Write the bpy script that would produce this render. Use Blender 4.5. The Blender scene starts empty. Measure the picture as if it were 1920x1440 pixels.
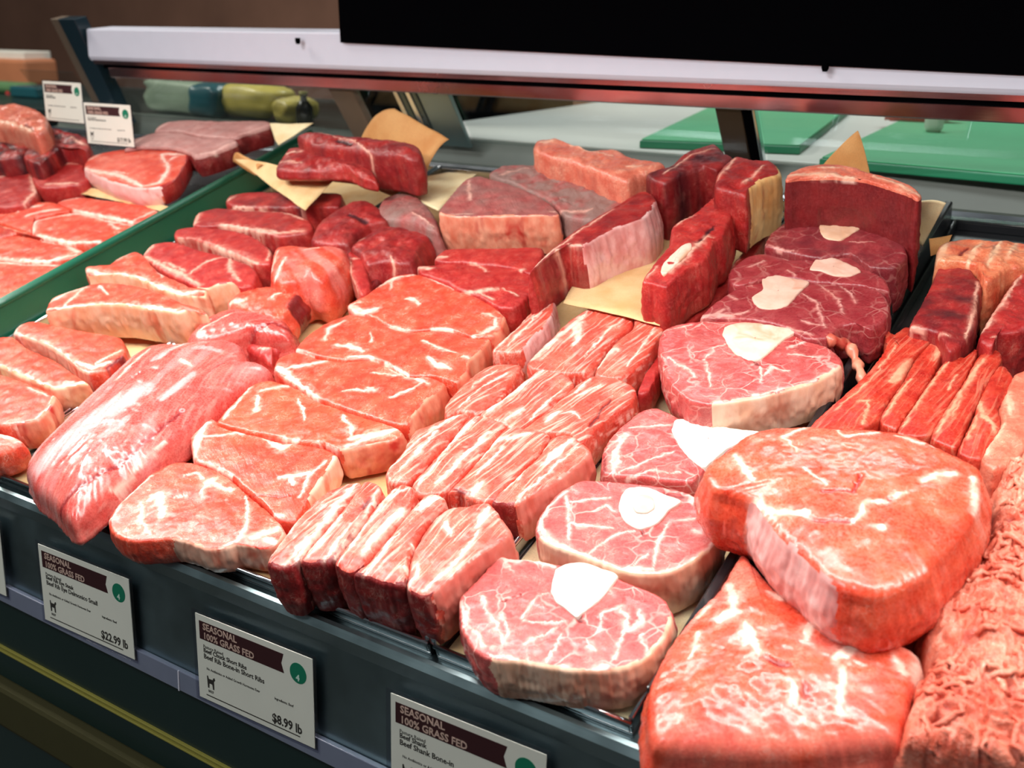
import bpy, math, random
import numpy as np
from mathutils import Matrix, Vector

# ------------------------------------------------------------------ camera, world, lamps, exposure
SC = bpy.context.scene
COL = SC.collection
CAM_LOC = (0.4411, -0.5575, 0.4840)
YAW, PITCH, SLOPE = math.radians(33.2), math.radians(19.7), math.radians(15.4)
cam = bpy.data.cameras.new('camera'); cam.sensor_width = 36.0; cam.lens = 36.0 * 1950 / 1920
cam.clip_start = 0.02
cam.dof.use_dof = True; cam.dof.focus_distance = 0.98; cam.dof.aperture_fstop = 7.0
cam_ob = bpy.data.objects.new('camera', cam); COL.objects.link(cam_ob)
cam_ob.location = CAM_LOC
cam_ob.rotation_euler = (math.pi / 2 - PITCH, 0, YAW)
SC.camera = cam_ob

world = bpy.data.worlds.new('store_ambience'); SC.world = world
world.use_nodes = True
wbg = world.node_tree.nodes['Background']
wbg.inputs['Color'].default_value = (0.88, 0.96, 1.0, 1); wbg.inputs['Strength'].default_value = 0.075

def area(name, loc, target, sx, sy, power, color):
    l = bpy.data.lights.new(name, 'AREA'); l.shape = 'RECTANGLE'; l.size = sx; l.size_y = sy
    l.energy = power; l.color = color
    o = bpy.data.objects.new(name, l); COL.objects.link(o); o.location = loc
    d = Vector(target) - Vector(loc)
    o.rotation_euler = d.to_track_quat('-Z', 'Y').to_euler()
    return o
# fluorescent strip of the case (above the glass, out of the picture) and two overhead lamps assumed for the shop, both unseen
area('case_lamp', (-0.10, 0.05, 0.60), (-0.10, 0.10, 0.0), 2.2, 0.07, 18.0, (1.0, 0.97, 0.93))
area('ceiling_lamp', (0.9, 0.5, 2.3), (0.0, 0.5, 0.0), 1.2, 0.5, 5.0, (1.0, 0.95, 0.88))  # weak even fill towards the rear, lamp itself unseen
area('ceiling_lamp', (-0.6, 2.3, 2.3), (-0.4, 1.6, 0.0), 1.6, 0.5, 40.0, (0.95, 1.0, 0.97))

area('ceiling_lamp', (-3.0, 0.2, 2.3), (-1.8, 1.5, 0.2), 1.2, 0.5, 45.0, (1.0, 0.95, 0.85))  # unseen lamp added to brighten the packages and the left trays
area('ceiling_lamp', (-1.2, -1.9, 2.4), (-.4, 0.0, 0.0), 1.2, 0.6, 46.0, (0.95, 1.0, 1.0))  # unseen lamp added on the customer side to brighten front panel and cards

vs = SC.view_settings
vs.view_transform = 'Standard'; vs.look = 'None'; vs.gamma = 1.0; vs.use_curve_mapping = False
vs.exposure = -0.10

# ------------------------------------------------------------------ helpers
DECK = Matrix.Rotation(SLOPE, 4, 'X')          # deck axes (u along the case, v up the slope, w off the deck) -> world
def dw(u, v, w): return DECK @ Vector((u, v, w))

def tag(o, label=None, cat=None, group=None, kind=None):
    if label: o['label'] = label
    if cat: o['category'] = cat
    if group: o['group'] = group
    if kind: o['kind'] = kind
    return o
def empty(name, M, label, cat, group=None):
    o = bpy.data.objects.new(name, None); COL.objects.link(o); o.matrix_world = M; o.empty_display_size = .02
    return tag(o, label, cat, group)
def link(name, me, mat, parent=None, M=None):
    o = bpy.data.objects.new(name, me); COL.objects.link(o)
    if mat is not None and not me.materials: me.materials.append(mat)
    if parent is not None: o.parent = parent
    if M is not None: o.matrix_local = M
    return o
def mesh(name, V, F, smooth=False):
    me = bpy.data.meshes.new(name)
    me.from_pydata([tuple(map(float, v)) for v in V], [], [tuple(map(int, f)) for f in F]); me.update()
    if smooth: me.polygons.foreach_set('use_smooth', [True] * len(me.polygons))
    return me

def box(x0, x1, y0, y1, z0, z1):
    V = [(x0,y0,z0),(x1,y0,z0),(x1,y1,z0),(x0,y1,z0),(x0,y0,z1),(x1,y0,z1),(x1,y1,z1),(x0,y1,z1)]
    F = [(3,2,1,0),(4,5,6,7),(0,1,5,4),(1,2,6,5),(2,3,7,6),(3,0,4,7)]
    return V, F
def bev(o, w=.002, seg=2):
    m = o.modifiers.new('bevel', 'BEVEL'); m.width = w; m.segments = seg; m.limit_method = 'ANGLE'
    return o
def boxob(name, b, mat, parent=None, M=None, w=.0015):
    V, F = box(*b); return bev(link(name, mesh(name, V, F), mat, parent, M), w)
def prism(prof, x0, x1):
    """profile in (y, z) swept along x"""
    n = len(prof); V = [(x0, y, z) for y, z in prof] + [(x1, y, z) for y, z in prof]
    F = [(i, (i+1) % n, n + (i+1) % n, n + i) for i in range(n)] + [tuple(range(n))[::-1], tuple(range(n, 2*n))]
    return V, F
def join(*ms):
    V, F = [], []
    for v, f in ms:
        k = len(V); V += list(v); F += [tuple(i + k for i in g) for g in f]
    return V, F
def fixn(me):
    import bmesh
    b = bmesh.new(); b.from_mesh(me); bmesh.ops.recalc_face_normals(b, faces=b.faces); b.to_mesh(me); b.free(); return me
def tube(pts, rad, n=10, cap=True):
    pts = [Vector(p) for p in pts]; V, F = [], []
    rads = rad if isinstance(rad, (list, tuple)) else [rad] * len(pts)
    ref = Vector((0.13, 0.2, 0.97))
    for i, p in enumerate(pts):
        t = (pts[min(i+1, len(pts)-1)] - pts[max(i-1, 0)]).normalized()
        a = t.cross(ref).normalized(); b = t.cross(a).normalized()
        for k in range(n):
            an = 2 * math.pi * k / n
            V.append(p + (a * math.cos(an) + b * math.sin(an)) * rads[i])
    for i in range(len(pts) - 1):
        for k in range(n):
            F.append((i*n+k, i*n+(k+1) % n, (i+1)*n+(k+1) % n, (i+1)*n+k))
    if cap: F += [tuple(range(n))[::-1], tuple(range((len(pts)-1)*n, len(pts)*n))]
    return V, F

# ---------------- value noise in numpy
_rs = np.random.RandomState(7); _perm = _rs.permutation(4096).astype(np.int64); _val = _rs.rand(4096) * 2 - 1
def noise(x, y, z=0.0):
    x, y, z = np.broadcast_arrays(np.asarray(x, float), np.asarray(y, float), np.asarray(z, float))
    xi, yi, zi = np.floor(x).astype(np.int64), np.floor(y).astype(np.int64), np.floor(z).astype(np.int64)
    fx, fy, fz = x - xi, y - yi, z - zi
    fx, fy, fz = [f*f*f*(f*(f*6-15)+10) for f in (fx, fy, fz)]
    def h(a, b, c): return _val[_perm[(_perm[(_perm[a & 4095] + b) & 4095] + c) & 4095]]
    r = 0
    for dx in (0, 1):
        for dy in (0, 1):
            for dz in (0, 1):
                r = r + h(xi+dx, yi+dy, zi+dz) * (fx if dx else 1-fx) * (fy if dy else 1-fy) * (fz if dz else 1-fz)
    return r
def fbm(x, y, z=0.0, o=3):
    r, a = 0, 1.0
    for k in range(o): r = r + a * noise(x * 2**k + 17*k, y * 2**k + 5*k, z); a *= .5
    return r
def sstep(a, b, x):
    t = np.clip((x - a) / (b - a), 0, 1); return t*t*(3-2*t)

# ------------------------------------------------------------------ materials
def nodes(name):
    m = bpy.data.materials.new(name); m.use_nodes = True
    nt = m.node_tree; return m, nt, nt.nodes['Principled BSDF']
def N(nt, t, **k):
    n = nt.nodes.new(t)
    for a, v in k.items():
        if a.startswith('i_'):
            key = a[2:].replace('_', ' '); n.inputs[key].default_value = v
        else: setattr(n, a, v)
    return n
def mixc(nt, fac, a, b, mode='MIX'):
    n = nt.nodes.new('ShaderNodeMix'); n.data_type = 'RGBA'; n.blend_type = mode
    for s, v in ((n.inputs[0], fac), (n.inputs[6], a), (n.inputs[7], b)):
        if hasattr(v, 'is_linked'): nt.links.new(v, s)
        elif isinstance(v, (int, float)): s.default_value = v
        else: s.default_value = (*v, 1)
    return n.outputs[2]
def math_(nt, op, a, b=0.0, clamp=False):
    n = nt.nodes.new('ShaderNodeMath'); n.operation = op; n.use_clamp = clamp
    for s, v in ((n.inputs[0], a), (n.inputs[1], b)):
        if hasattr(v, 'is_linked'): nt.links.new(v, s)
        else: s.default_value = v
    return n.outputs[0]
def rng(nt, v, a, b, c=0.0, d=1.0):
    n = nt.nodes.new('ShaderNodeMapRange'); n.interpolation_type = 'SMOOTHSTEP'
    nt.links.new(v, n.inputs[0])
    for i, x in enumerate((a, b, c, d)): n.inputs[i+1].default_value = x
    return n.outputs[0]
def plain(name, col, rough=.5, metal=0.0, var=.06, scale=40, bump=0.0, coat=0.0, spec=.5):
    m, nt, b = nodes(name)
    tc = N(nt, 'ShaderNodeTexCoord'); n = N(nt, 'ShaderNodeTexNoise', i_Scale=scale, i_Detail=4.0)
    nt.links.new(tc.outputs['Object'], n.inputs['Vector'])
    c = mixc(nt, n.outputs['Fac'], [x*(1-var) for x in col], [min(1, x*(1+var)) for x in col])
    nt.links.new(c, b.inputs['Base Color'])
    b.inputs['Roughness'].default_value = rough; b.inputs['Metallic'].default_value = metal
    b.inputs['Coat Weight'].default_value = coat; b.inputs['Specular IOR Level'].default_value = spec
    if bump:
        bp = N(nt, 'ShaderNodeBump', i_Strength=bump, i_Distance=.002); nt.links.new(n.outputs['Fac'], bp.inputs['Height'])
        nt.links.new(bp.outputs[0], b.inputs['Normal'])
    return m

FATC = (0.88, 0.66, 0.55)
def meat(name, a, b_, dark, fat=FATC, marb=.25, cells=0.0, rough=.34, fibre=0.0, coat=.25, silver=(0.80, 0.52, 0.50), bump=.35, spec=.5):
    """attribute 'mask': R fat, G oxidised/dark, B silverskin"""
    m, nt, bs = nodes(name)
    L = nt.links.new
    tc = N(nt, 'ShaderNodeTexCoord')
    at = N(nt, 'ShaderNodeAttribute', attribute_name='mask'); sep = N(nt, 'ShaderNodeSeparateColor'); L(at.outputs['Color'], sep.inputs[0])
    obj = tc.outputs['Object']
    warp = N(nt, 'ShaderNodeTexNoise', i_Scale=45.0, i_Detail=2.0); L(obj, warp.inputs['Vector'])
    wv = N(nt, 'ShaderNodeVectorMath', operation='SCALE'); L(warp.outputs['Color'], wv.inputs[0]); wv.inputs[3].default_value = .022
    wa = N(nt, 'ShaderNodeVectorMath', operation='ADD'); L(obj, wa.inputs[0]); L(wv.outputs[0], wa.inputs[1])
    big = N(nt, 'ShaderNodeTexNoise', i_Scale=38.0, i_Detail=5.0, i_Roughness=.6); L(obj, big.inputs['Vector'])
    fine = N(nt, 'ShaderNodeTexNoise', i_Scale=420.0, i_Detail=3.0, i_Roughness=.65); L(obj, fine.inputs['Vector'])
    at2 = N(nt, 'ShaderNodeAttribute', attribute_name='fib')
    fb = N(nt, 'ShaderNodeTexNoise', i_Scale=1.0, i_Detail=3.0); L(at2.outputs['Vector'], fb.inputs['Vector'])
    lean = mixc(nt, rng(nt, big.outputs['Fac'], .3, .7), a, b_)
    lean = mixc(nt, rng(nt, fine.outputs['Fac'], .35, .80, 0, .35), lean, [min(1, x*1.45+.03) for x in b_])
    lean = mixc(nt, math_(nt, 'MULTIPLY', sep.outputs[1], 1.0, True), lean, dark)
    # fine marbling threads
    mt = N(nt, 'ShaderNodeTexNoise', i_Scale=95.0, i_Detail=4.0, i_Roughness=.55, i_Distortion=.6); L(wa.outputs[0], mt.inputs['Vector'])
    rid = math_(nt, 'ABSOLUTE', math_(nt, 'SUBTRACT', mt.outputs['Fac'], .5))
    thr = rng(nt, rid, 0.0, .022, 1.0, 0.0)
    sel = rng(nt, big.outputs['Fac'], .48, .62)
    f1 = math_(nt, 'MULTIPLY', math_(nt, 'MULTIPLY', thr, sel), min(.8, marb*2.2))
    m2 = N(nt, 'ShaderNodeTexNoise', i_Scale=230.0, i_Detail=4.0, i_Roughness=.6, i_Distortion=.9); L(wa.outputs[0], m2.inputs['Vector'])
    r2 = rng(nt, math_(nt, 'ABSOLUTE', math_(nt, 'SUBTRACT', m2.outputs['Fac'], .5)), 0.0, .05, 1.0, 0.0)
    mid = N(nt, 'ShaderNodeTexNoise', i_Scale=70.0, i_Detail=3.0); L(obj, mid.inputs['Vector'])
    f1 = math_(nt, 'ADD', f1, math_(nt, 'MULTIPLY', math_(nt, 'MULTIPLY', r2, rng(nt, mid.outputs['Fac'], .42, .64)), min(.26, marb*1.0)))
    fsum = f1
    if cells:
        vo = N(nt, 'ShaderNodeTexVoronoi', feature='DISTANCE_TO_EDGE', i_Scale=42.0); L(wa.outputs[0], vo.inputs['Vector'])
        ln = rng(nt, vo.outputs['Distance'], 0.0, .055, 1.0, 0.0)
        bs2 = N(nt, 'ShaderNodeTexNoise', i_Scale=25.0); L(obj, bs2.inputs['Vector'])
        ln = math_(nt, 'MULTIPLY', ln, rng(nt, bs2.outputs['Fac'], .38, .6, 0.1, 1.0))
        fsum = math_(nt, 'ADD', fsum, math_(nt, 'MULTIPLY', ln, cells))
    if fibre:
        st = rng(nt, fb.outputs['Fac'], .5, .68)
        fsum = math_(nt, 'ADD', fsum, math_(nt, 'MULTIPLY', st, fibre))
    fsum = math_(nt, 'MULTIPLY', fsum, math_(nt, 'SUBTRACT', 1.0, math_(nt, 'MULTIPLY', sep.outputs[1], .7)))
    fatmask = math_(nt, 'ADD', sep.outputs[0], fsum, True)
    fcol = mixc(nt, rng(nt, big.outputs['Fac'], .35, .7), fat, [fat[0]*.97, fat[1]*.82, fat[2]*.78])
    col = mixc(nt, fatmask, lean, fcol)
    sv = N(nt, 'ShaderNodeTexNoise', i_Scale=60.0, i_Detail=3.0); L(at2.outputs['Vector'], sv.inputs['Vector'])
    col = mixc(nt, sep.outputs[2], col, silver)
    L(col, bs.inputs['Base Color'])
    rr = rng(nt, fine.outputs['Fac'], .3, .7, rough - .07, rough + .12); L(rr, bs.inputs['Roughness'])
    bs.inputs['Coat Weight'].default_value = coat; bs.inputs['Coat Roughness'].default_value = .16
    bs.inputs['Specular IOR Level'].default_value = spec
    h = math_(nt, 'ADD', fine.outputs['Fac'], math_(nt, 'MULTIPLY', fb.outputs['Fac'], .9))
    bp = N(nt, 'ShaderNodeBump', i_Strength=bump, i_Distance=.0012); L(h, bp.inputs['Height']); L(bp.outputs[0], bs.inputs['Normal'])
    return m
MAT = {}
MAT['lean'] = meat('lean_red', (.58, .032, .014), (.70, .088, .040), (.17, .008, .010), marb=.20, coat=.14)
MAT['leano'] = meat('lean_orange_red', (.62, .044, .016), (.72, .10, .042), (.20, .010, .010), marb=.20, coat=.14)
MAT['deep'] = meat('deep_red', (.30, .006, .008), (.46, .024, .018), (.050, .006, .010), marb=.10, fat=(.78, .42, .32), coat=.06, rough=.42)
MAT['deepo'] = meat('raw_red', (.36, .009, .006), (.54, .038, .015), (.10, .005, .006), marb=.14, fat=(.80, .36, .22), coat=.10, fibre=.28, rough=.38)
MAT['cut'] = meat('dark_cut_end', (.17, .006, .008), (.27, .014, .012), (.06, .004, .006), marb=.10, coat=.08, rough=.42)  # rib front ends: their shade is put into this darker red
MAT['darkwall'] = meat('dark_cut_face', (.12, .004, .006), (.20, .008, .009), (.05, .004, .006), marb=.0, coat=.05, rough=.45)  # block sides turned from the lamp, shade put into the colour
MAT['oxid'] = meat('oxidised_red', (.29, .034, .034), (.41, .085, .075), (.27, .145, .125), marb=.08, fat=(.70, .38, .31), bump=.7, rough=.5, coat=.05)
MAT['greypink'] = meat('grey_pink_dry_top', (.44, .15, .13), (.55, .27, .24), (.36, .19, .17), marb=.15, fat=(.76, .46, .40), bump=.6, rough=.45, coat=.1)  # greyish light reflected off the steak tops, put into the colour
MAT['pale'] = meat('pale_fatty_red', (.60, .09, .050), (.74, .21, .13), (.20, .02, .02), marb=.40, fat=(.84, .50, .35), coat=.15)
MAT['fatty'] = meat('fatty_orange', (.60, .06, .024), (.78, .26, .12), (.20, .015, .012), marb=.5, fat=(.86, .54, .34))
MAT['stripe'] = meat('streaked_rib_red', (.54, .034, .020), (.68, .11, .066), (.17, .008, .008), marb=.14, fibre=.48, coat=.14)
MAT['silk'] = meat('tenderloin_red', (.53, .044, .036), (.64, .115, .092), (.27, .010, .012), marb=.05, fibre=.14, rough=.27, coat=.4, silver=(.80, .46, .45), bump=.16)
MAT['shank'] = meat('shank_pink', (.45, .040, .040), (.58, .105, .092), (.20, .012, .014), marb=.16, cells=.55, fat=(.84, .56, .49))
MAT['shankd'] = meat('shank_maroon', (.21, .010, .016), (.32, .034, .038), (.11, .012, .018), marb=.08, cells=.40, fat=(.64, .30, .26), coat=.08)
MAT['roast'] = meat('wet_roast_red', (.62, .036, .014), (.72, .095, .042), (.26, .010, .008), marb=.12, rough=.28, coat=.3, bump=.2)
MAT['ground'] = meat('ground_beef_pink', (.62, .085, .044), (.76, .22, .135), (.30, .018, .012), marb=.26, rough=.42, bump=.8, coat=.05)
def fatm(name, c1, c2, c3, rough=.42):
    m, nt, b = nodes(name); L = nt.links.new
    tc = N(nt, 'ShaderNodeTexCoord'); mp = N(nt, 'ShaderNodeMapping'); L(tc.outputs['Object'], mp.inputs[0]); mp.inputs['Scale'].default_value = (1, 1, .6)
    n1 = N(nt, 'ShaderNodeTexNoise', i_Scale=48.0, i_Detail=5.0, i_Roughness=.6); L(mp.outputs[0], n1.inputs['Vector'])
    n2 = N(nt, 'ShaderNodeTexNoise', i_Scale=26.0, i_Detail=3.0, i_Distortion=.8); L(mp.outputs[0], n2.inputs['Vector'])
    c = mixc(nt, rng(nt, n1.outputs['Fac'], .32, .68), c1, c2); c = mixc(nt, rng(nt, n2.outputs['Fac'], .56, .74), c, c3)
    L(c, b.inputs['Base Color']); b.inputs['Roughness'].default_value = rough; b.inputs['Coat Weight'].default_value = .25; b.inputs['Coat Roughness'].default_value = .2
    bp = N(nt, 'ShaderNodeBump', i_Strength=.35, i_Distance=.0015); L(n1.outputs['Fac'], bp.inputs['Height']); L(bp.outputs[0], b.inputs['Normal'])
    return m
MAT['fat'] = fatm('white_fat', (.82, .36, .24), (.87, .54, .40), (.66, .13, .07))
MAT['fatpink'] = fatm('pink_fat', (.80, .40, .36), (.86, .52, .48), (.66, .18, .15))
MAT['fatcream'] = fatm('cream_fat', (.78, .36, .20), (.86, .56, .38), (.66, .16, .08))
MAT['fatskin'] = fatm('pale_skin_fat', (.76, .42, .27), (.84, .57, .42), (.60, .24, .15))
MAT['fatred'] = fatm('red_fat', (.66, .16, .09), (.76, .34, .22), (.46, .03, .02))
MAT['fatyel'] = fatm('yellow_fat', (.74, .36, .12), (.82, .54, .24), (.50, .07, .03))
MAT['silver'] = fatm('silverskin', (.66, .26, .24), (.80, .50, .47), (.52, .12, .11), .26)
MAT['pinkside'] = fatm('salmon_membrane', (.66, .15, .11), (.74, .26, .20), (.60, .10, .06), .3)
MAT['bone'] = fatm('bone_white', (.74, .68, .60), (.78, .73, .66), (.70, .58, .48), .5)
MAT['boned'] = fatm('tan_bone', (.72, .40, .24), (.80, .52, .36), (.64, .28, .15), .4)
MAT['bonem'] = fatm('cream_bone', (.80, .52, .40), (.86, .64, .53), (.72, .34, .20), .4)
MAT['bonet'] = fatm('pinkish_bone', (.70, .40, .30), (.78, .50, .40), (.60, .26, .17), .42)
MAT['marrow'] = fatm('marrow', (.56, .42, .34), (.62, .50, .42), (.52, .36, .28), .4)

def paper(name, c):
    m, nt, b = nodes(name); L = nt.links.new
    tc = N(nt, 'ShaderNodeTexCoord'); n1 = N(nt, 'ShaderNodeTexNoise', i_Scale=25.0, i_Detail=6.0); L(tc.outputs['Object'], n1.inputs['Vector'])
    n2 = N(nt, 'ShaderNodeTexNoise', i_Scale=600.0, i_Detail=2.0); L(tc.outputs['Object'], n2.inputs['Vector'])
    cc = mixc(nt, rng(nt, n1.outputs['Fac'], .35, .75), c, [c[0]*.86, c[1]*.70, c[2]*.55]); cc = mixc(nt, rng(nt, n2.outputs['Fac'], .4, .7, 0, .25), cc, [x*.6 for x in c])
    L(cc, b.inputs['Base Color']); b.inputs['Roughness'].default_value = .75
    return m
MAT['paper'] = paper('butcher_paper', (.78, .54, .27))
MAT['paperb'] = paper('soaked_butcher_paper', (.62, .30, .10))
MAT['papery'] = paper('pale_butcher_paper', (.86, .72, .44))

def steel(name, c, rough, var=.15, aniso=(1, 40, 40), spots=0.0):
    m, nt, b = nodes(name); L = nt.links.new
    tc = N(nt, 'ShaderNodeTexCoord'); mp = N(nt, 'ShaderNodeMapping'); L(tc.outputs['Object'], mp.inputs[0]); mp.inputs['Scale'].default_value = aniso
    n1 = N(nt, 'ShaderNodeTexNoise', i_Scale=8.0, i_Detail=5.0); L(mp.outputs[0], n1.inputs['Vector'])
    n2 = N(nt, 'ShaderNodeTexNoise', i_Scale=7.0, i_Detail=4.0, i_Roughness=.6); L(tc.outputs['Object'], n2.inputs['Vector'])
    L(mixc(nt, n2.outputs['Fac'], [x*(1-var) for x in c], [x*(1+var) for x in c]), b.inputs['Base Color'])
    b.inputs['Metallic'].default_value = 1.0
    L(rng(nt, n2.outputs['Fac'], .3, .7, rough*.75, rough*1.3), b.inputs['Roughness'])
    bp = N(nt, 'ShaderNodeBump', i_Strength=.06, i_Distance=.001); L(n1.outputs['Fac'], bp.inputs['Height']); L(bp.outputs[0], b.inputs['Normal'])
    return m
MAT['steel'] = steel('brushed_steel', (.30, .40, .42), .36)
MAT['steeld'] = steel('dark_steel', (.12, .16, .17), .3)
MAT['chrome'] = steel('bright_steel_trim', (.72, .76, .80), .16, .05)
MAT['mirror'] = steel('polished_lip', (.78, .50, .50), .22, .05)  # red of the reflected meat is tinted into the metal
MAT['sill'] = plain('grey_sill', (.13, .15, .13), .45, var=.2, scale=10)
MAT['tray'] = plain('black_tray', (.012, .013, .015), .25, coat=.3)
MAT['trays'] = steel('steel_tray', (.45, .47, .48), .25)
MAT['white'] = plain('white_enamel', (.72, .70, .80), .45, var=.03)
MAT['black'] = plain('black_paint', (.0015, .0015, .002), .9, spec=0.0)
MAT['blackgloss'] = plain('dark_mullion', (.030, .018, .012), .35)
MAT['teal'] = plain('blue_black_strut', (.012, .03, .042), .28, coat=.3)
MAT['brown'] = plain('brown_mullion', (.16, .11, .075), .5)
MAT['green'] = plain('green_plastic', (.004, .115, .062), .42, var=.12, scale=12, coat=.1)
MAT['board'] = plain('green_board', (.10, .52, .26), .55, var=.10, scale=9)
MAT['boarddark'] = plain('dark_green_board_edge', (.01, .22, .10), .5)
MAT['counter'] = plain('white_counter', (.78, .80, .76), .5, var=.05, scale=6)
MAT['darkpanel'] = plain('dark_kick_panel', (.010, .026, .024), .35, var=.25, scale=6, coat=.1)
MAT['bumper'] = plain('matt_bumper', (.05, .045, .018), .8, spec=.15)
MAT['yellowline'] = plain('brass_strip', (.34, .30, .06), .4)
MAT['plastic'] = plain('clear_grey_rail', (.20, .22, .30), .25, coat=.4, var=.1)
MAT['card'] = plain('card_stock', (.80, .78, .68), .6, var=.03)
MAT['maroon'] = plain('maroon_print', (.040, .006, .008), .6)
MAT['ink'] = plain('dark_ink', (.03, .025, .02), .7)
MAT['cream'] = plain('cream_print', (.62, .42, .34), .6)
MAT['badge'] = plain('green_badge', (.005, .19, .10), .5)
MAT['pale_badge'] = plain('pale_badge_mark', (.62, .80, .68), .6)
MAT['wall'] = plain('dim_wall', (.30, .15, .10), .8, var=.35, scale=3)
MAT['floor'] = plain('dark_floor', (.03, .03, .028), .6)
MAT['bag'] = plain('grey_green_wrap', (.30, .38, .27), .4, var=.3, scale=14, coat=.3)
MAT['bagt'] = plain('teal_wrap', (.012, .10, .12), .35, coat=.3)
MAT['bagy'] = plain('yellow_wrap', (.62, .50, .11), .45, var=.35, scale=20, coat=.2)
MAT['bottle'] = plain('dark_glass', (.02, .018, .010), .2)
MAT['greenlabel'] = plain('green_label', (.10, .22, .09), .5, var=.2)
MAT['reddot'] = plain('red_dot', (.55, .05, .05), .5)
MAT['orange'] = plain('orange_brown_box', (.55, .20, .09), .6, var=.3, scale=8)
MAT['whitebar'] = plain('white_shelf_edge', (.80, .78, .70), .5)
def clear(name, c, gl=.08):
    m = bpy.data.materials.new(name); m.use_nodes = True; nt = m.node_tree; nt.nodes.clear()
    o = N(nt, 'ShaderNodeOutputMaterial'); t = N(nt, 'ShaderNodeBsdfTransparent'); t.inputs[0].default_value = (*c, 1)
    g = N(nt, 'ShaderNodeBsdfGlossy'); g.inputs['Roughness'].default_value = .03
    f = N(nt, 'ShaderNodeFresnel', i_IOR=1.45); mx = N(nt, 'ShaderNodeMixShader'); ge = N(nt, 'ShaderNodeNewGeometry')
    nt.links.new(rng(nt, ge.outputs['Backfacing'], 0.0, 1.0, 1.45, 1/1.45), f.inputs['IOR'])
    nt.links.new(f.outputs[0], mx.inputs[0]); nt.links.new(t.outputs[0], mx.inputs[1]); nt.links.new(g.outputs[0], mx.inputs[2]); nt.links.new(mx.outputs[0], o.inputs[0])
    return m
MAT['glass'] = clear('door_glass', (.95, .97, .96))
MAT['acrylic'] = clear('acrylic', (.86, .86, .90))

# ------------------------------------------------------------------ the room
def struct(name, b, mat):
    V, F = box(*b); o = link(name, mesh(name, V, F), mat); o['kind'] = 'structure'; return o
struct('floor', (-14, 5, -3, 4.2, -.90, -.85), MAT['floor'])
struct('wall_back', (-14, 5, 3.6, 3.7, -.85, 2.6), MAT['wall'])

# ------------------------------------------------------------------ display case
XL, XR = -1.75, 0.95
case = empty('display_case', Matrix.Translation((-.4, .4, -.85)), 'long steel meat display case with a sloping deck, price rail and slanted rear doors', 'display case')
CI = Matrix.Translation((.4, -.4, .85))
def cpart(name, VF, mat, w=0.0, M=None, parent=None, smooth=False):
    me = fixn(mesh(name, VF[0], VF[1], smooth)); o = link(name, me, mat, parent or case)
    if parent is None: o.matrix_local = CI @ (M or Matrix())
    elif M is not None: o.matrix_local = M
    if w: bev(o, w)
    return o
# deck plate, front lip, rear trim (deck axes)
cpart('deck', box(XL, XR, 0.0, .885, -.022, -.0075), MAT['steeld'], M=DECK)
cpart('front_lip', prism([(-.016, -.030), (-.003, -.030), (-.003, -.002), (-.005, .001), (-.009, .001), (-.014, -.004)], XL, XR), MAT['steel'], M=DECK)
cpart('rear_trim', prism([(.872, -.006), (.886, -.006), (.886, .010), (.882, .013), (.877, .008), (.872, .006)], XL, XR), MAT['chrome'], M=DECK)
# front panel leaning 10 degrees
A = math.radians(5); p0 = dw(0, -.012, -.010)
FR = Matrix.Translation(p0) @ Matrix.Rotation(-A, 4, 'X') @ Matrix.Rotation(math.pi/2, 4, 'X')   # x along case, y up the panel, z out to the shopper
def fp(name, x0, x1, t0, t1, z0, z1, mat, w=.0008, parent=None): return cpart(name, box(x0, x1, -t1, -t0, z0, z1), mat, w, M=FR)
fp('front_panel', XL, XR, .0, .127, -.012, 0, MAT['steel'])
fp('price_rail', XL, XR, .100, .1215, .0005, .006, MAT['plastic'])
for x in (-1.34, -.815, -.291, .233, .757):
    fp('rail_joint', x-.0008, x+.0008, .100, .1215, .0055, .0068, MAT['white'], 0)
fp('kick_panel', XL, XR, .127, .52, -.020, -.006, MAT['darkpanel'])
for i, t in enumerate((.1905, .1960)): fp('brass_strip', XL, XR, t, t+.0022, -.007, -.003, MAT['yellowline'], .0004)
fp('lower_bumper', XL, XR, .232, .288, -.010, .010, MAT['bumper'], .006)
# rear sill and canopy
cpart('rear_sill', prism([(.855, .222), (.92, .232), (.935, .27), (.935, .278), (.918, .278), (.905, .240), (.855, .235)], XL, XR), MAT['sill'])
cx0, cx1 = -1.455, XR
cpart('canopy', prism([(.800, .393), (.797, .400), (.800, .452), (.86, .456), (.90, .44), (.90, .39), (.82, .386)], cx0, cx1), MAT['white'], .003)
cpart('canopy_lip', prism([(.804, .3935), (.8005, .3930), (.8017, .3858), (.830, .3858), (.830, .3935)], cx0+.01, cx1), MAT['mirror'])
cpart('canopy_groove', prism([(.809, .3860), (.809, .378), (.835, .377), (.835, .3860)], cx0+.03, cx1), MAT['black'])  # black strip standing for dark gaps mirrored between the lips
cpart('canopy_lower_lip', prism([(.8045, .3792), (.8035, .3785), (.8066, .3625), (.810, .3605), (.85, .3605), (.85, .3792)], cx0+.05, cx1), MAT['mirror'])
# black shade hanging over the white face, its lower edge dropping towards the right
V = [(-.78, .793, .4360), (XR, .793, .4020), (XR, .793, .70), (-.78, .793, .70)]
V = V + [(x, y+.003, z) for x, y, z in V]
cpart('black_shade', (V, [(0,1,2,3), (7,6,5,4), (0,4,5,1), (1,5,6,2), (2,6,7,3), (3,7,4,0)]), MAT['black'])
for q in ((0.0269, 0.7900, 0.4175), (-0.8706, 0.7900, 0.4364)):
    cpart('shade_clip', tube([(q[0], .788, q[2]+.006), (q[0], .788, q[2]), (q[0], .788, q[2]-.004)], [.0045, .0045, .003], 12), MAT['black'])
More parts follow.
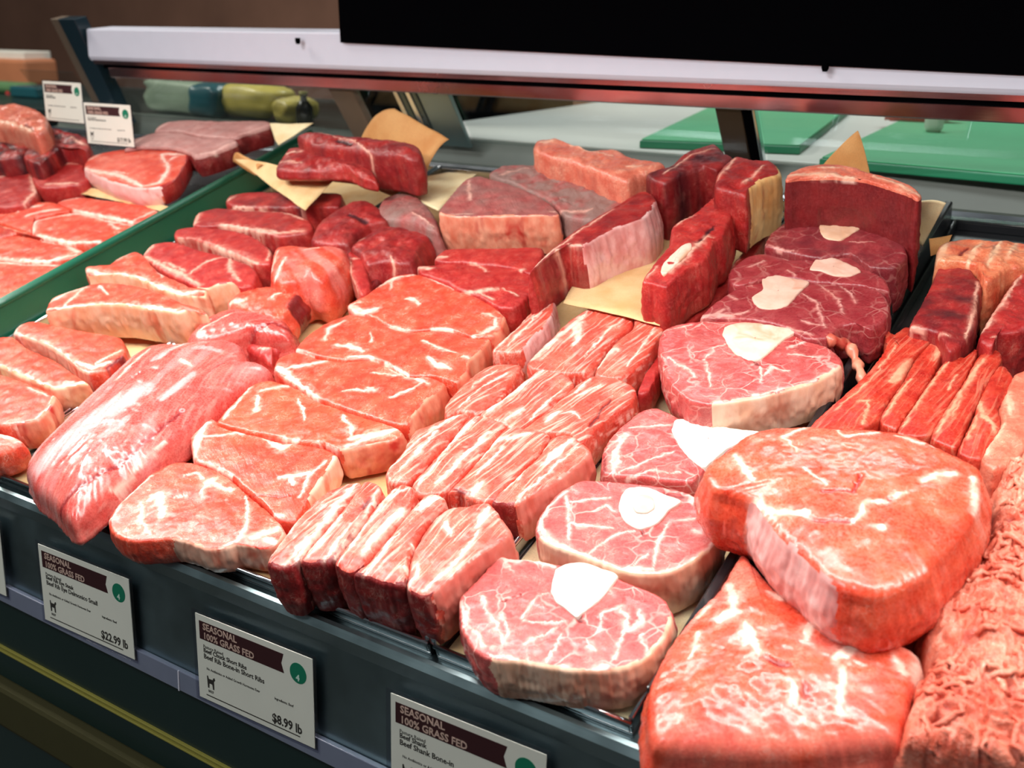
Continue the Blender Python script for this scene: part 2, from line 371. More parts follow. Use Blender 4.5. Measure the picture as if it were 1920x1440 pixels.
# slanted rear door frames, from the sill up and forward to the canopy
def mullion(name, x0, x1, mat, ya=.885, za=.270, yb=.822, zb=.362, d=.016):
    V = []
    for x in (x0, x1):
        V += [(x, ya, za), (x, yb, zb), (x, yb+d, zb+.006), (x, ya+d, za)]
    return cpart(name, (V, [(0,1,2,3), (7,6,5,4), (0,4,5,1), (1,5,6,2), (2,6,7,3), (3,7,4,0)]), mat, .0015)
mullion('door_mullion', -.131, -.093, MAT['blackgloss'])
mullion('mullion_seal', -.0925, -.079, MAT['black'], d=.012)
mullion('mullion_edge', -.0785, -.074, MAT['chrome'], d=.012)
mullion('door_mullion', -.842, -.790, MAT['brown'])
for i in range(4): mullion('door_track', -.700+.013*i, -.690+.013*i, MAT['chrome' if i % 2 == 0 else 'steeld'], d=.010)
mullion('door_stile', -.648, -.585, MAT['steel'], d=.008)
mullion('case_strut', -1.560, -1.515, MAT['brown'], .885, .262, .795, .47, .03)
mullion('case_strut', -1.514, -1.462, MAT['teal'], .870, .262, .780, .47, .03)
for x0, x1 in ((XL, -1.565), (-1.455, -.845), (-.788, -.703), (-.583, -.133), (-.072, XR)):
    V = [(x0, .892, .278), (x1, .892, .278), (x1, .832, .364), (x0, .832, .364)]
    V = V + [(x, y+.003, z+.002) for x, y, z in V]
    cpart('door_glass', (V, [(0,1,2,3), (7,6,5,4), (0,4,5,1), (1,5,6,2), (2,6,7,3), (3,7,4,0)]), MAT['glass'])
# carcass under the deck
cpart('carcass', box(XL, XR, .10, .93, -.85, -.05), MAT['darkpanel'])
cpart('rear_carcass', box(XL, XR, .80, .93, -.05, .20), MAT['darkpanel'])

# ------------------------------------------------------------------ trays, divider, liners
def tray(u0, u1, mat, label, name='meat_tray', lip=.020):
    t = empty(name, DECK @ Matrix.Translation(((u0+u1)/2, .43, -.0075)), label, 'tray', 'trays on the deck')
    hw = (u1-u0)/2; v0, v1 = -.425, .437
    def P(n, b): boxo = boxob(n, b, mat, t, w=.001); return boxo
    P('tray_floor', (-hw, hw, v0, v1, 0, .003))
    P('tray_wall', (-hw, -hw+.0025, v0, v1, .003, lip)); P('tray_wall', (hw-.0025, hw, v0, v1, .003, lip))
    P('tray_wall', (-hw+.0025, hw-.0025, v0, v0+.0025, .003, lip-.006)); P('tray_wall', (-hw+.0025, hw-.0025, v1-.0025, v1, .003, lip))
    # rolled rim, a bright wire all round
    z = lip
    rim = join(tube([(-hw, v0, z), (-hw, v1, z)], .0022, 8), tube([(hw, v0, z), (hw, v1, z)], .0022, 8),
               tube([(-hw, v0, z-.006), (hw, v0, z-.006)], .0022, 8), tube([(-hw, v1, z), (hw, v1, z)], .0022, 8))
    link('tray_rim', mesh('tray_rim', *rim, True), MAT['chrome' if mat is not MAT['tray'] else 'tray'], t)
    return t
tray(-.868, -.618, MAT['trays'], 'steel tray under the strip steaks, right of the green divider')
tray(-.610, -.006, MAT['trays'], 'wide steel tray holding the tenderloin, ribeyes and short ribs')
tray(.000, .176, MAT['trays'], 'narrow steel tray holding the shank slices')
tray(.196, .62, MAT['tray'], 'black tray of raw ribs and roasts at the right', lip=.014)
tray(-1.60, -.898, MAT['trays'], 'steel tray left of the green divider under the pile of rib steaks')
dv = empty('tray_divider', DECK @ Matrix.Translation((-.880, .02, -.0075)), 'tall dark green plastic divider between two steak trays', 'divider')
link('divider_blade', fixn(mesh('divider_blade', *prism([(-.015, 0.004), (.845, .004), (.845, .058), (.838, .063), (-.008, .063), (-.015, .058)], -.004, .004))), MAT['green'], dv)
link('divider_top', mesh('divider_top', *tube([(0, -.012, .063), (0, .30, .0635), (0, .842, .063)], .0065, 12), True), MAT['green'], dv)
link('divider_foot', fixn(mesh('divider_foot', *box(-.012, .008, -.015, .845, .0, .0035))), MAT['green'], dv)
# black ridge between shank tray and rib tray
rg = boxob('black_tray_edge', (-.0045, .0045, -.42, .42, 0, .046), MAT['tray'], None, DECK @ Matrix.Translation((.189, .435, -.0075)), w=.002)
tag(rg, 'shiny black divider strip between the shank slices and the raw ribs', 'divider')

rnd = random.Random(3)
def sheet(label, corners, mat, sag=0.0, name='butcher_paper', n=18, curl=0.0, group='brown paper sheets', th=.0006):
    """four deck-space corners (u, v, w) -> a thin bent sheet"""
    c = [np.array(p, float) for p in corners]; o = sum(c) / 4
    s, t = np.meshgrid(np.linspace(0, 1, n), np.linspace(0, 1, n), indexing='ij'); s = s[..., None]; t = t[..., None]
    P = (c[0]*(1-s) + c[1]*s)*(1-t) + (c[3]*(1-s) + c[2]*s)*t - o
    P[..., 2] += (sag * 4 * s*(1-s))[..., 0] + curl * (t[..., 0]**2) + .0014 * fbm(P[..., 0]*30 + o[0]*50, P[..., 1]*30, o[2]*9, 2)
    V = P.reshape(-1, 3); F = [(i*n+j, (i+1)*n+j, (i+1)*n+j+1, i*n+j+1) for i in range(n-1) for j in range(n-1)]
    ob = link(name, mesh(name, V, F, True), mat, None, DECK @ Matrix.Translation(o))
    md = ob.modifiers.new('thickness', 'SOLIDIFY'); md.thickness = th
    return tag(ob, label, 'paper', group)
sheet('cream paper liner under the shank slices in the narrow tray', [(.006, .006, -.002), (.170, .006, -.002), (.170, .862, -.002), (.006, .862, -.002)], MAT['papery'], n=24)
sheet('brown paper liner under the ribeyes and short ribs', [(-.600, .010, -.002), (-.012, .010, -.002), (-.012, .862, -.002), (-.600, .862, -.002)], MAT['paper'], n=24)
sheet('brown paper liner under the strip steaks', [(-.862, .010, -.002), (-.624, .010, -.002), (-.624, .862, -.002), (-.862, .862, -.002)], MAT['paper'], n=24)
sheet('folded brown paper flap pointing down over the strip steaks', [(-0.8579, 0.6621, 0.0880), (-0.7070, 0.6495, 0.0850), (-0.6430, 0.6924, 0.0780), (-0.6355, 0.5765, 0.0600)], MAT['paper'], sag=.004)
sheet('curled brown paper end at the left of the folded flap', [(-0.8976, 0.6903, 0.0700), (-0.8630, 0.6818, 0.0880), (-0.7789, 0.6538, 0.0860), (-0.7923, 0.6391, 0.0750)], MAT['paperb'], sag=.008)
sheet('standing brown paper with a peak, behind the dark beef pieces', [(-0.6948, 0.7853, 0.0850), (-0.6230, 0.8004, 0.1350), (-0.4916, 0.7550, 0.1100), (-0.5249, 0.7107, 0.0500)], MAT['paperb'], sag=.012)
sheet('yellowish paper corner below the standing brown paper', [(-0.5646, 0.6830, 0.0580), (-0.5064, 0.7568, 0.0580), (-0.4558, 0.7615, 0.0570), (-0.4377, 0.6353, 0.0550)], MAT['papery'], sag=.002)
sheet('paper strip showing under the standing paper, behind the grey chunk', [(-0.6681, 0.6957, 0.0580), (-0.5759, 0.7208, 0.0600), (-0.5112, 0.6948, 0.0580), (-0.5437, 0.6647, 0.0560)], MAT['paper'], sag=.002)
sheet('brown paper sheet lying between front and rear short ribs', [(-0.1366, 0.4618, 0.0515), (-0.0108, 0.4508, 0.0515), (-0.0947, 0.7084, 0.0340), (-0.2128, 0.7122, 0.0340)], MAT['paper'], sag=.0)
sheet('pointed brown paper corner standing behind the tall roast block', [(0.0552, 0.7745, 0.1050), (0.0970, 0.7781, 0.1500), (0.1028, 0.7653, 0.1500), (0.1189, 0.7578, 0.1050)], MAT['paperb'], sag=.003)
sheet('pale paper corner sticking out right of the tall roast block', [(0.1859, 0.6991, 0.1050), (0.2162, 0.7033, 0.1050), (0.1932, 0.7122, 0.0450), (0.1624, 0.7503, 0.0450)], MAT['papery'], sag=.003)
sheet('orange paper scrap at the back corner of the right tray', [(0.2016, 0.7025, 0.0600), (0.2221, 0.7190, 0.0600), (0.2204, 0.6981, 0.0500), (0.2091, 0.6815, 0.0500)], MAT['paperb'])
sheet('pale yellow paper triangle beside the farthest left steak', [(-0.8797, 0.7742, 0.1050), (-0.7963, 0.7922, 0.1050), (-0.8324, 0.7373, 0.0850), (-0.8582, 0.7568, 0.0850)], MAT['papery'])
sheet('brown paper edge under the thick rib steak on the left', [(-1.1283, 0.5454, 0.0540), (-1.1365, 0.5661, 0.0560), (-0.8759, 0.5378, 0.0550), (-0.8871, 0.5253, 0.0540)], MAT['paper'])

# ------------------------------------------------------------------ meat
ITEMS = [
{'n':'ribeye_steak','l':'front ribeye steak hanging over the tray edge beside the tenderloin','c':'steak','o':[(-3664,-174),(-3763,-18),(-3818,250),(-3857,538),(-3763,778),(-3564,840),(-3270,846),(-2997,802),(-2670,698),(-2368,608),(-2070,512),(-1881,406),(-1825,276),(-1867,158),(-2009,122),(-2169,80),(-2277,-16),(-2420,-77),(-2649,-84),(-2836,-111),(-2998,-205),(-3138,-277),(-3304,-308),(-3484,-277)],'h':0.034,'b':0.004,'m':'lean','g':'ribeye steaks in the wide tray','res':0.00153,'r':0.004,'cap':[(11,19,'fat_rim','fat')],'st':[(9.1,[(-3491,222),(-3461,321),(-3164,88)]),(10.4,[(-3067,509),(-3116,650),(-3109,728)]),(9.1,[(-3116,650),(-2819,652)]),(3.9,[(-2611,650),(-2408,481),(-2245,281),(-2198,131),(-2302,-14)]),(11.7,[(-2073,210),(-2039,314),(-1963,398)]),(10.4,[(-1970,266),(-1872,256)]),(2.6,[(-3277,352),(-3175,422)]),(3.9,[(-3546,156),(-3320,-59),(-3059,-152)]),(3.25,[(-3459,634),(-3377,727),(-3214,671)]),(2.6,[(-3632,-189),(-3772,122),(-3808,495)])],'dk':[(1.2,[(-3401,302),(-3270,369),(-3169,439)])]},
{'n':'ribeye_steak','l':'ribeye with a small white fat star, second from the front','c':'steak','o':[(-3921,1128),(-4038,1287),(-3976,1476),(-3809,1448),(-3540,1422),(-3270,1441),(-3035,1437),(-2802,1455),(-2609,1513),(-2359,1529),(-2173,1492),(-2111,1379),(-2044,1168),(-1953,834),(-1869,544),(-2013,484),(-2338,608),(-2647,695),(-2973,799),(-3246,843),(-3541,852),(-3725,972)],'h':0.036,'b':0.004,'m':'lean','g':'ribeye steaks in the wide tray','res':0.00159,'cap':[(10,13,'fat_rim','fat')],'st':[(3.25,[(-3833,1161),(-3595,1268),(-3465,1374),(-3232,1455),(-2986,1385)]),(7.8,[(-2461,973),(-2359,1028),(-2237,1126)]),(6.5,[(-2359,1028),(-2254,939)]),(10.4,[(-4028,1290),(-3903,1406)]),(10.4,[(-3936,1359),(-3758,1090),(-3589,896)]),(5.2,[(-2126,531),(-2019,562)]),(7.8,[(-2967,1392),(-2791,1363),(-2750,1507)]),(2.6,[(-2200,1374),(-2197,1107),(-2054,821)]),(3.25,[(-3532,856),(-3248,858),(-2964,803)])],'dk':[(1.2,[(-2537,668),(-2391,712),(-2237,747),(-2165,818)])]},
{'n':'ribeye_steak','l':'ribeye with a thick white fat corner at its right, third from the front','c':'steak','o':[(-3802,1419),(-3899,1753),(-3953,2099),(-3819,2260),(-3448,2255),(-2989,2137),(-2621,2103),(-2233,2072),(-1905,2056),(-1702,1987),(-1738,1841),(-1869,1707),(-2011,1588),(-2118,1509),(-2388,1537),(-2677,1455),(-3025,1429),(-3378,1395),(-3682,1381)],'h':0.04,'b':0.004,'m':'leano','g':'ribeye steaks in the wide tray','res':0.00163,'cap':[(9,13,'fat_rim','fatred')],'st':[(3.9,[(-2528,1993),(-2349,1910),(-2151,1741)]),(10.4,[(-2155,1720),(-1967,1830),(-1799,2008)]),(6.5,[(-1979,1759),(-2113,1586)]),(6.5,[(-3683,1940),(-3465,1699)]),(5.2,[(-3725,2034),(-3501,2225)]),(7.8,[(-3011,1415),(-2793,1382),(-2695,1515)]),(7.8,[(-2727,1350),(-2867,1469)]),(3.9,[(-2481,1520),(-2194,1517)]),(2.6,[(-3193,2063),(-2825,1782)]),(3.9,[(-3753,1489),(-3929,2073)])]},
{'n':'ribeye_steak','l':'ribeye with a white fat wedge at its left corner, fourth from the front','c':'steak','o':[(-3897,2415),(-4020,2635),(-3894,2799),(-3522,2780),(-3173,2840),(-2928,2959),(-2682,2938),(-2298,2845),(-2027,2907),(-1806,2854),(-1780,2683),(-1786,2454),(-1725,2098),(-1883,2039),(-2211,2055),(-2597,2086),(-2964,2120),(-3438,2256),(-3701,2321)],'h':0.043,'b':0.004,'m':'lean','g':'ribeye steaks in the wide tray','res':0.00168,'cap':[(9,12,'fat_rim','fatred')],'st':[(9.1,[(-3905,2459),(-3641,2388)]),(6.5,[(-3760,2428),(-3522,2615),(-3387,2755)]),(7.8,[(-3617,2362),(-3212,2225),(-2993,2110)]),(5.2,[(-2667,2920),(-2278,2819),(-2059,2874)]),(4.55,[(-2034,2839),(-2061,2636),(-2198,2397)]),(3.9,[(-2796,2320),(-2465,2460),(-2556,2481)]),(7.8,[(-2147,2799),(-1983,2770)]),(2.6,[(-2691,2742),(-2365,2800)])]},
{'n':'ribeye_steak','l':'ribeye with three white fat flecks, fifth from the front','c':'steak','o':[(-3918,2819),(-3992,3105),(-3968,3415),(-3819,3675),(-3534,3714),(-3157,3599),(-2819,3579),(-2552,3702),(-2317,3742),(-2026,3695),(-1829,3777),(-1763,3489),(-1770,3287),(-1643,3071),(-1668,2874),(-1833,2878),(-2017,2877),(-2266,2790),(-2647,2921),(-2902,2935),(-3146,2817),(-3480,2773),(-3815,2800)],'h':0.046,'b':0.004,'m':'lean','g':'ribeye steaks in the wide tray','res':0.00174,'cap':[(10,14,'fat_rim','fatred')],'st':[(5.2,[(-3677,3080),(-3817,3311),(-3761,3519)]),(7.8,[(-3443,3031),(-3285,3066),(-3061,3018)]),(5.2,[(-3338,3102),(-3137,3028)]),(6.5,[(-2243,3159),(-2055,3074),(-1859,3060)]),(2.6,[(-3244,3386),(-3088,3221)]),(3.25,[(-3896,2808),(-3595,2769)]),(4.55,[(-3137,2889),(-2935,2975),(-2772,2911)]),(3.25,[(-2674,2928),(-2411,2869),(-2213,2777)]),(2.6,[(-2518,3445),(-2242,3363),(-1995,3344)]),(2.6,[(-1890,3312),(-1771,3319)])]},
{'n':'ribeye_steak','l':'ribeye with a curled white seam at its right end, sixth from the front','c':'steak','o':[(-3966,3832),(-3901,4055),(-3894,4264),(-3868,4613),(-3656,4761),(-3420,4743),(-3100,4667),(-2786,4554),(-2469,4489),(-2061,4305),(-1852,4147),(-1751,3891),(-1805,3750),(-2002,3668),(-2291,3716),(-2526,3676),(-2792,3553),(-3129,3573),(-3507,3692),(-3756,3699)],'h':0.049,'b':0.004,'m':'lean','g':'ribeye steaks in the wide tray','res':0.00184,'cap':[(9,12,'fat_rim','fatred')],'st':[(10.4,[(-3919,3806),(-3639,3735),(-3503,3837)]),(7.8,[(-3285,4141),(-3188,4171),(-3040,4098)]),(4.55,[(-2161,4161),(-1958,4113),(-1869,3960),(-1897,3826),(-1994,3688)]),(6.5,[(-3131,3547),(-2806,3541)]),(6.5,[(-2572,3679),(-2319,3724)]),(4.55,[(-3894,4264),(-3806,4566),(-3608,4731)]),(2.6,[(-3786,4508),(-3646,4296)]),(2.6,[(-3407,4725),(-2867,4570)]),(2.6,[(-3926,3844),(-3814,3919)])]},
{'n':'ribeye_steak','l':'deep red ribeye just in front of the dark red slice, white seam along its front','c':'steak','o':[(-3673,4894),(-3501,4965),(-3377,5066),(-3121,5116),(-2797,5163),(-2418,5185),(-2122,5143),(-1875,4809),(-1823,4513),(-1886,4342),(-2047,4292),(-2443,4460),(-2760,4525),(-3072,4638),(-3391,4713),(-3511,4743)],'h':0.052,'b':0.004,'m':'deep','g':'ribeye steaks in the wide tray','res':0.00189,'st':[(6.5,[(-2744,4469),(-2494,4536),(-2278,4649)]),(7.8,[(-3635,4860),(-3435,4874)]),(2.6,[(-3046,5181),(-2844,5128),(-2670,5007)]),(3.9,[(-2487,4526),(-2205,4435)]),(2.6,[(-2222,4665),(-1955,4588)])]},
{'n':'ribeye_steak','l':'plain dark red slice under the thick back roast, rearmost of the ribeye column','c':'steak','o':[(-3525,5075),(-3564,5337),(-3341,5443),(-2699,5639),(-2289,5727),(-2050,5105),(-2393,5153),(-2771,5132),(-3106,5103),(-3349,5035)],'h':0.055,'b':0.004,'m':'deep','g':'ribeye steaks in the wide tray','res':0.00195,'st':[(5.2,[(-2505,5079),(-2336,5064),(-2225,5138)]),(6.5,[(-3532,5118),(-3387,5158)]),(2.6,[(-3006,5131),(-2798,5103)])]},
{'n':'beef_roast','l':'thick roast with a pale fatty front side and browned top, behind the ribeyes','c':'roast','o':[(-3885,5762),(-4028,6162),(-4177,6831),(-4033,6973),(-3722,6900),(-3345,6791),(-2940,6617),(-2536,6381),(-2228,6091),(-2517,5997),(-2912,5877),(-3329,5774),(-3648,5696)],'h':0.085,'b':0.03,'m':'oxid','g':'roast blocks at the back of the wide tray','res':0.00208,'amp':0.0016,'r':0.004,'tone':0.35,'cap':[(8,13,'fat_side','fatred')],'st':[(5,[(-4097,6792),(-3664,6194)]),(3,[(-2377,6151),(-2176,6199)]),(2,[(-3807,5707),(-3372,5837)])]},
{'n':'beef_roast','l':'grey-brown topped roast lying between the thick front roast and the pale rear one','c':'roast','o':[(-4006,7165),(-3967,7433),(-3716,7541),(-3421,7571),(-3022,7369),(-2695,7272),(-2298,7249),(-1723,7165),(-1469,6969),(-1513,6617),(-1744,6137),(-2142,6132),(-2294,6238),(-2614,6507),(-3067,6737),(-3468,6917),(-3761,6991)],'h':0.082,'b':0.03,'m':'oxid','g':'roast blocks at the back of the wide tray','res':0.00211,'amp':0.002,'r':0.006,'tone':0.75,'st':[(3,[(-3778,7099),(-3666,7292),(-3420,7399)]),(5,[(-2327,6254),(-2114,6282),(-1918,6376)])],'dk':[(3,[(-3419,6900),(-2939,6688),(-2480,6438)]),(3,[(-2515,6580),(-2210,6452)])]},
{'n':'beef_roast','l':'pale salmon topped roast, rearmost and highest in the wide tray','c':'roast','o':[(-3325,7353),(-3458,7648),(-3264,7790),(-2905,7639),(-2520,7501),(-2131,7572),(-1766,7343),(-1297,7243),(-1306,7055),(-1455,6840),(-1550,6640),(-1905,6747),(-2464,7012),(-2984,7160)],'h':0.115,'b':0.03,'m':'pale','g':'roast blocks at the back of the wide tray','res':0.0021,'amp':0.002,'r':0.008,'tone':0.1,'st':[(9,[(-3337,7562),(-3179,7644)]),(7,[(-1722,7017),(-1541,7053)]),(4,[(-2851,7544),(-2470,7408),(-2089,7330)])]},
{'n':'short_rib','l':'upright short rib chunk with pale cut side, standing on the paper behind the ribs','c':'short rib','o':[(-1580,4335),(-1638,4788),(-1628,5459),(-1498,6118),(-1343,6700),(-1037,6459),(-967,5976),(-1125,5683),(-1237,5390),(-1305,5102),(-1529,5063),(-1557,4651)],'h':0.1,'b':0.04,'m':'deep','g':'short ribs in the wide tray','res':0.00183,'amp':0.0015,'r':0.004,'tone':0.3,'cap':[(5,9,'silverskin','silver')],'flare':0.007,'st':[(9,[(-1557,4932),(-1423,4807)]),(3,[(-1581,4488),(-1595,4962),(-1536,5483),(-1438,6087)]),(4,[(-1332,5115),(-1531,5103)])],'bones':[]},
{'n':'short_rib','l':'short rib chunk with a white bone stripe on top, beside the tray wall','c':'short rib','o':[(-311,4577),(-379,5041),(-410,5506),(-583,5920),(-477,6295),(-421,6905),(-212,6858),(-38,6358),(81,5798),(44,5667),(127,5259),(38,4971),(-21,4555),(-192,4576)],'h':0.097,'b':0.04,'m':'deep','g':'short ribs in the wide tray','res':0.00177,'amp':0.0018,'r':0.004,'flare':0.004,'st':[(5,[(-108,4818),(-82,5239),(-86,5754),(-20,5730)]),(3,[(-530,5890),(-442,6216)]),(3,[(-286,4657),(-299,4912)])],'dk':[(5,[(-107,5586),(-98,6000)])],'bones':[([(-196,4793),(-249,5001),(-234,5452),(-166,5510),(-96,5352),(-105,4967),(-126,4740)], None,'top')]},
{'n':'short_rib','l':'dark short rib with yellow fat on its right side, rearmost by the shank tray','c':'short rib','o':[(-276,6462),(-426,6943),(-413,7396),(-153,7332),(94,7335),(317,7009),(202,6773),(148,6474),(145,6312),(-55,6388)],'h':0.125,'b':0.05,'m':'deep','g':'short ribs in the wide tray','res':0.0019,'amp':0.002,'r':0.006,'tone':0.2,'cap':[(4,7,'fat_side','fatyel')],'st':[(5,[(-325,6661),(-379,7311)]),(3,[(26,6611),(66,7130)])]},
{'n':'short_rib','l':'dark maroon short rib half hidden behind the yellow-sided one','c':'short rib','o':[(-1367,6859),(-1204,7168),(-1171,7650),(-946,7987),(-652,7699),(-511,7584),(-559,7206),(-748,7213),(-898,7001),(-1025,6664)],'h':0.115,'b':0.03,'m':'deep','g':'short ribs in the wide tray','res':0.00201,'amp':0.002,'r':0.006,'tone':0.6,'st':[(3,[(-1139,6906),(-1054,7432),(-868,7804)])]},
{'n':'short_rib','l':'narrow short rib with a pale cut face, leftmost under the paper sheet','c':'short rib','o':[(-1632,3519),(-1633,3967),(-1664,4525),(-1508,4668),(-1330,4207),(-1318,3624),(-1497,3497)],'h':0.048,'b':0.004,'m':'stripe','g':'short ribs in the wide tray','res':0.00171,'cap':[(3,5,'silverskin','silver')],'st':[(3,[(-1501,3630),(-1522,4254),(-1516,4627)]),(2,[(-1583,3569),(-1644,4252)])],'ax':[(-1632,3519),(-1508,4668)]},
{'n':'short_rib','l':'wide short rib with white streaks, front edge of the paper lying on it','c':'short rib','o':[(-1139,3424),(-1160,3879),(-1165,4367),(-1065,4729),(-945,4766),(-544,4708),(-437,4459),(-497,4065),(-435,3571),(-561,3435),(-870,3358)],'h':0.046,'b':0.004,'m':'stripe','g':'short ribs in the wide tray','res':0.00167,'st':[(9,[(-1123,3526),(-1094,3969),(-1046,4441)]),(7,[(-963,4081),(-996,4350),(-817,3925)]),(3,[(-1061,3912),(-1030,4665)]),(2.5,[(-614,3764),(-635,4256),(-562,4630)])],'ax':[(-1139,3424),(-945,4766)]},
{'n':'short_rib','l':'short rib beneath the right corner of the paper sheet','c':'short rib','o':[(-362,3504),(-450,4048),(-405,4452),(-495,4687),(-186,4592),(-77,4557),(-7,4033),(-13,3686),(-96,3505)],'h':0.046,'b':0.004,'m':'stripe','g':'short ribs in the wide tray','res':0.00164,'st':[(9,[(-373,3624),(-406,3964),(-329,3957)]),(2,[(-99,3718),(-166,4512)])],'ax':[(-362,3504),(-186,4592)]},
{'n':'meat_strip','l':'long thin strip of red meat along the tray wall left of the shanks','c':'meat strip','o':[(132,3462),(0,4189),(-184,4887),(-152,5532),(-24,6083),(-45,6800),(-89,7636),(69,7513),(120,6725),(206,5905),(103,5027),(24,4480),(154,3969),(219,3524)],'h':0.035,'b':0.004,'m':'deep','g':None,'res':0.00178,'amp':0.0012,'st':[(2.5,[(-3,4300),(-86,5166),(9,5847),(-3,7592)])]},
{'n':'short_rib','l':'orange-red short rib at the left of the third block from the front','c':'short rib','o':[(-1541,2482),(-1589,2807),(-1566,3174),(-1495,3309),(-1199,3410),(-1123,3113),(-1067,2754),(-1135,2465),(-1326,2427),(-1393,2305)],'h':0.045,'b':0.004,'m':'stripe','g':'short ribs in the wide tray','res':0.00158,'st':[(2,[(-1345,2486),(-1337,2932),(-1251,3210)]),(2,[(-1462,2852),(-1399,3232)])],'ax':[(-1541,2482),(-1199,3410)]},
{'n':'short_rib','l':'middle short rib of the third block, pale band down its left edge','c':'short rib','o':[(-1106,2469),(-1041,2763),(-1007,3154),(-934,3483),(-607,3399),(-474,3238),(-523,2755),(-567,2361),(-779,2405)],'h':0.045,'b':0.004,'m':'stripe','g':'short ribs in the wide tray','res':0.00155,'st':[(8,[(-1049,2562),(-980,2955),(-908,3402)]),(6,[(-795,2494),(-725,2681)]),(2,[(-578,2575),(-546,3110)])],'ax':[(-1106,2469),(-934,3483)]},
{'n':'short_rib','l':'short rib at the right end of the third block','c':'short rib','o':[(-559,2379),(-503,2756),(-457,3244),(-381,3478),(-141,3527),(119,3448),(214,3218),(107,2829),(77,2395),(-100,2506),(-325,2422)],'h':0.045,'b':0.004,'m':'stripe','g':'short ribs in the wide tray','res':0.00151,'st':[(7,[(-398,2579),(-374,2777)]),(5,[(-312,3093),(-186,3306)]),(3,[(-377,3137),(-365,3449)]),(2,[(-311,2737),(-242,2826),(-118,2746)])],'dk':[(3,[(35,2679),(1,3141)])],'ax':[(-559,2379),(-141,3527)]},
{'n':'short_rib','l':'leftmost short rib of the second block from the front','c':'short rib','o':[(-1395,1319),(-1447,1649),(-1545,1980),(-1429,2150),(-1287,2380),(-1174,2373),(-1135,1950),(-1114,1602),(-1095,1298),(-1238,1213)],'h':0.048,'b':0.004,'m':'stripe','g':'short ribs in the wide tray','res':0.00148,'st':[(3,[(-1388,1379),(-1386,1854),(-1294,2329)]),(3,[(-1273,1367),(-1287,2014)]),(4,[(-1323,2063),(-1260,2341)])],'ax':[(-1395,1319),(-1287,2380)]},
{'n':'short_rib','l':'second short rib of the second block, white streaks along it','c':'short rib','o':[(-1055,1286),(-1082,1614),(-1101,1962),(-1148,2367),(-969,2449),(-736,2377),(-709,2022),(-684,1656),(-705,1344),(-784,1205),(-922,1176)],'h':0.048,'b':0.004,'m':'stripe','g':'short ribs in the wide tray','res':0.00145,'st':[(6,[(-1050,1743),(-1086,2091),(-1053,2290)]),(6,[(-828,1377),(-824,1772),(-804,2197)]),(4,[(-985,1287),(-1018,1756)])],'ax':[(-1055,1286),(-969,2449)]},
{'n':'short_rib','l':'third short rib of the second block, with a red torn front end','c':'short rib','o':[(-668,1306),(-669,1634),(-693,2028),(-703,2358),(-474,2413),(-252,2406),(-203,2129),(-209,1732),(-206,1374),(-354,1314),(-569,1346)],'h':0.048,'b':0.004,'m':'stripe','g':'short ribs in the wide tray','res':0.00142,'st':[(7,[(-666,1777),(-675,2095),(-608,2210)]),(6,[(-578,2162),(-429,2339)]),(8,[(-433,1374),(-442,1531)]),(3,[(-546,1599),(-549,2054)])],'dk':[(5,[(-628,1375),(-448,1368)])],'ax':[(-668,1306),(-474,2413)]},
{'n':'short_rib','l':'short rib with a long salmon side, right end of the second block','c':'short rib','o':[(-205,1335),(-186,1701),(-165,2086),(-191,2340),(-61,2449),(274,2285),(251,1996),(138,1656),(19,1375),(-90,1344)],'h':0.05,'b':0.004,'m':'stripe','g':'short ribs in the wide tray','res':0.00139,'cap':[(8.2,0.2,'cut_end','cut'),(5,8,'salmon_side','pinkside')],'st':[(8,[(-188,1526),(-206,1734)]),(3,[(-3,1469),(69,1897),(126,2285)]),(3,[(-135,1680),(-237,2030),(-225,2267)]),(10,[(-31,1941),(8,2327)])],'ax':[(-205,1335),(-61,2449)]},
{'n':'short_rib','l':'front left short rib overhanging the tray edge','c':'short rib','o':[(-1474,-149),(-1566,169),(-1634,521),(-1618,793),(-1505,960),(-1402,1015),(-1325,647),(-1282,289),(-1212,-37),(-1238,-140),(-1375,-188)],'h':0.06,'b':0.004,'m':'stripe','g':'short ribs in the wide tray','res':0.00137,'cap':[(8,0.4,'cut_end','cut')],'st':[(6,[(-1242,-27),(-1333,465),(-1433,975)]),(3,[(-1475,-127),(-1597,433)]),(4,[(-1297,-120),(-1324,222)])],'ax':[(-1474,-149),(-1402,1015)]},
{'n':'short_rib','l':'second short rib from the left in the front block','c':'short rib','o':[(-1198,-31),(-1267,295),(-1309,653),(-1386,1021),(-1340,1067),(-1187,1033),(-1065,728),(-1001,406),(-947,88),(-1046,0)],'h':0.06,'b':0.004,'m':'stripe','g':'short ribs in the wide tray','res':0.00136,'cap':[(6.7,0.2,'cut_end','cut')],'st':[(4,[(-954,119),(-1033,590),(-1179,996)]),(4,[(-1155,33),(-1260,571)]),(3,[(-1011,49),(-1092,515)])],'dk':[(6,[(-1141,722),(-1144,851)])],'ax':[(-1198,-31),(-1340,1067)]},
{'n':'short_rib','l':'third short rib of the front block, a broad white stripe in it','c':'short rib','o':[(-909,70),(-962,387),(-1025,706),(-1060,1030),(-1007,1145),(-861,1110),(-741,848),(-701,472),(-663,141),(-713,19)],'h':0.061,'b':0.004,'m':'stripe','g':'short ribs in the wide tray','res':0.00133,'cap':[(7.8,0.2,'cut_end','cut')],'st':[(9,[(-746,266),(-787,581),(-786,829)]),(3,[(-859,102),(-949,587),(-1014,1022)]),(4,[(-1011,814),(-922,1086)])],'ax':[(-909,70),(-1007,1145)]},
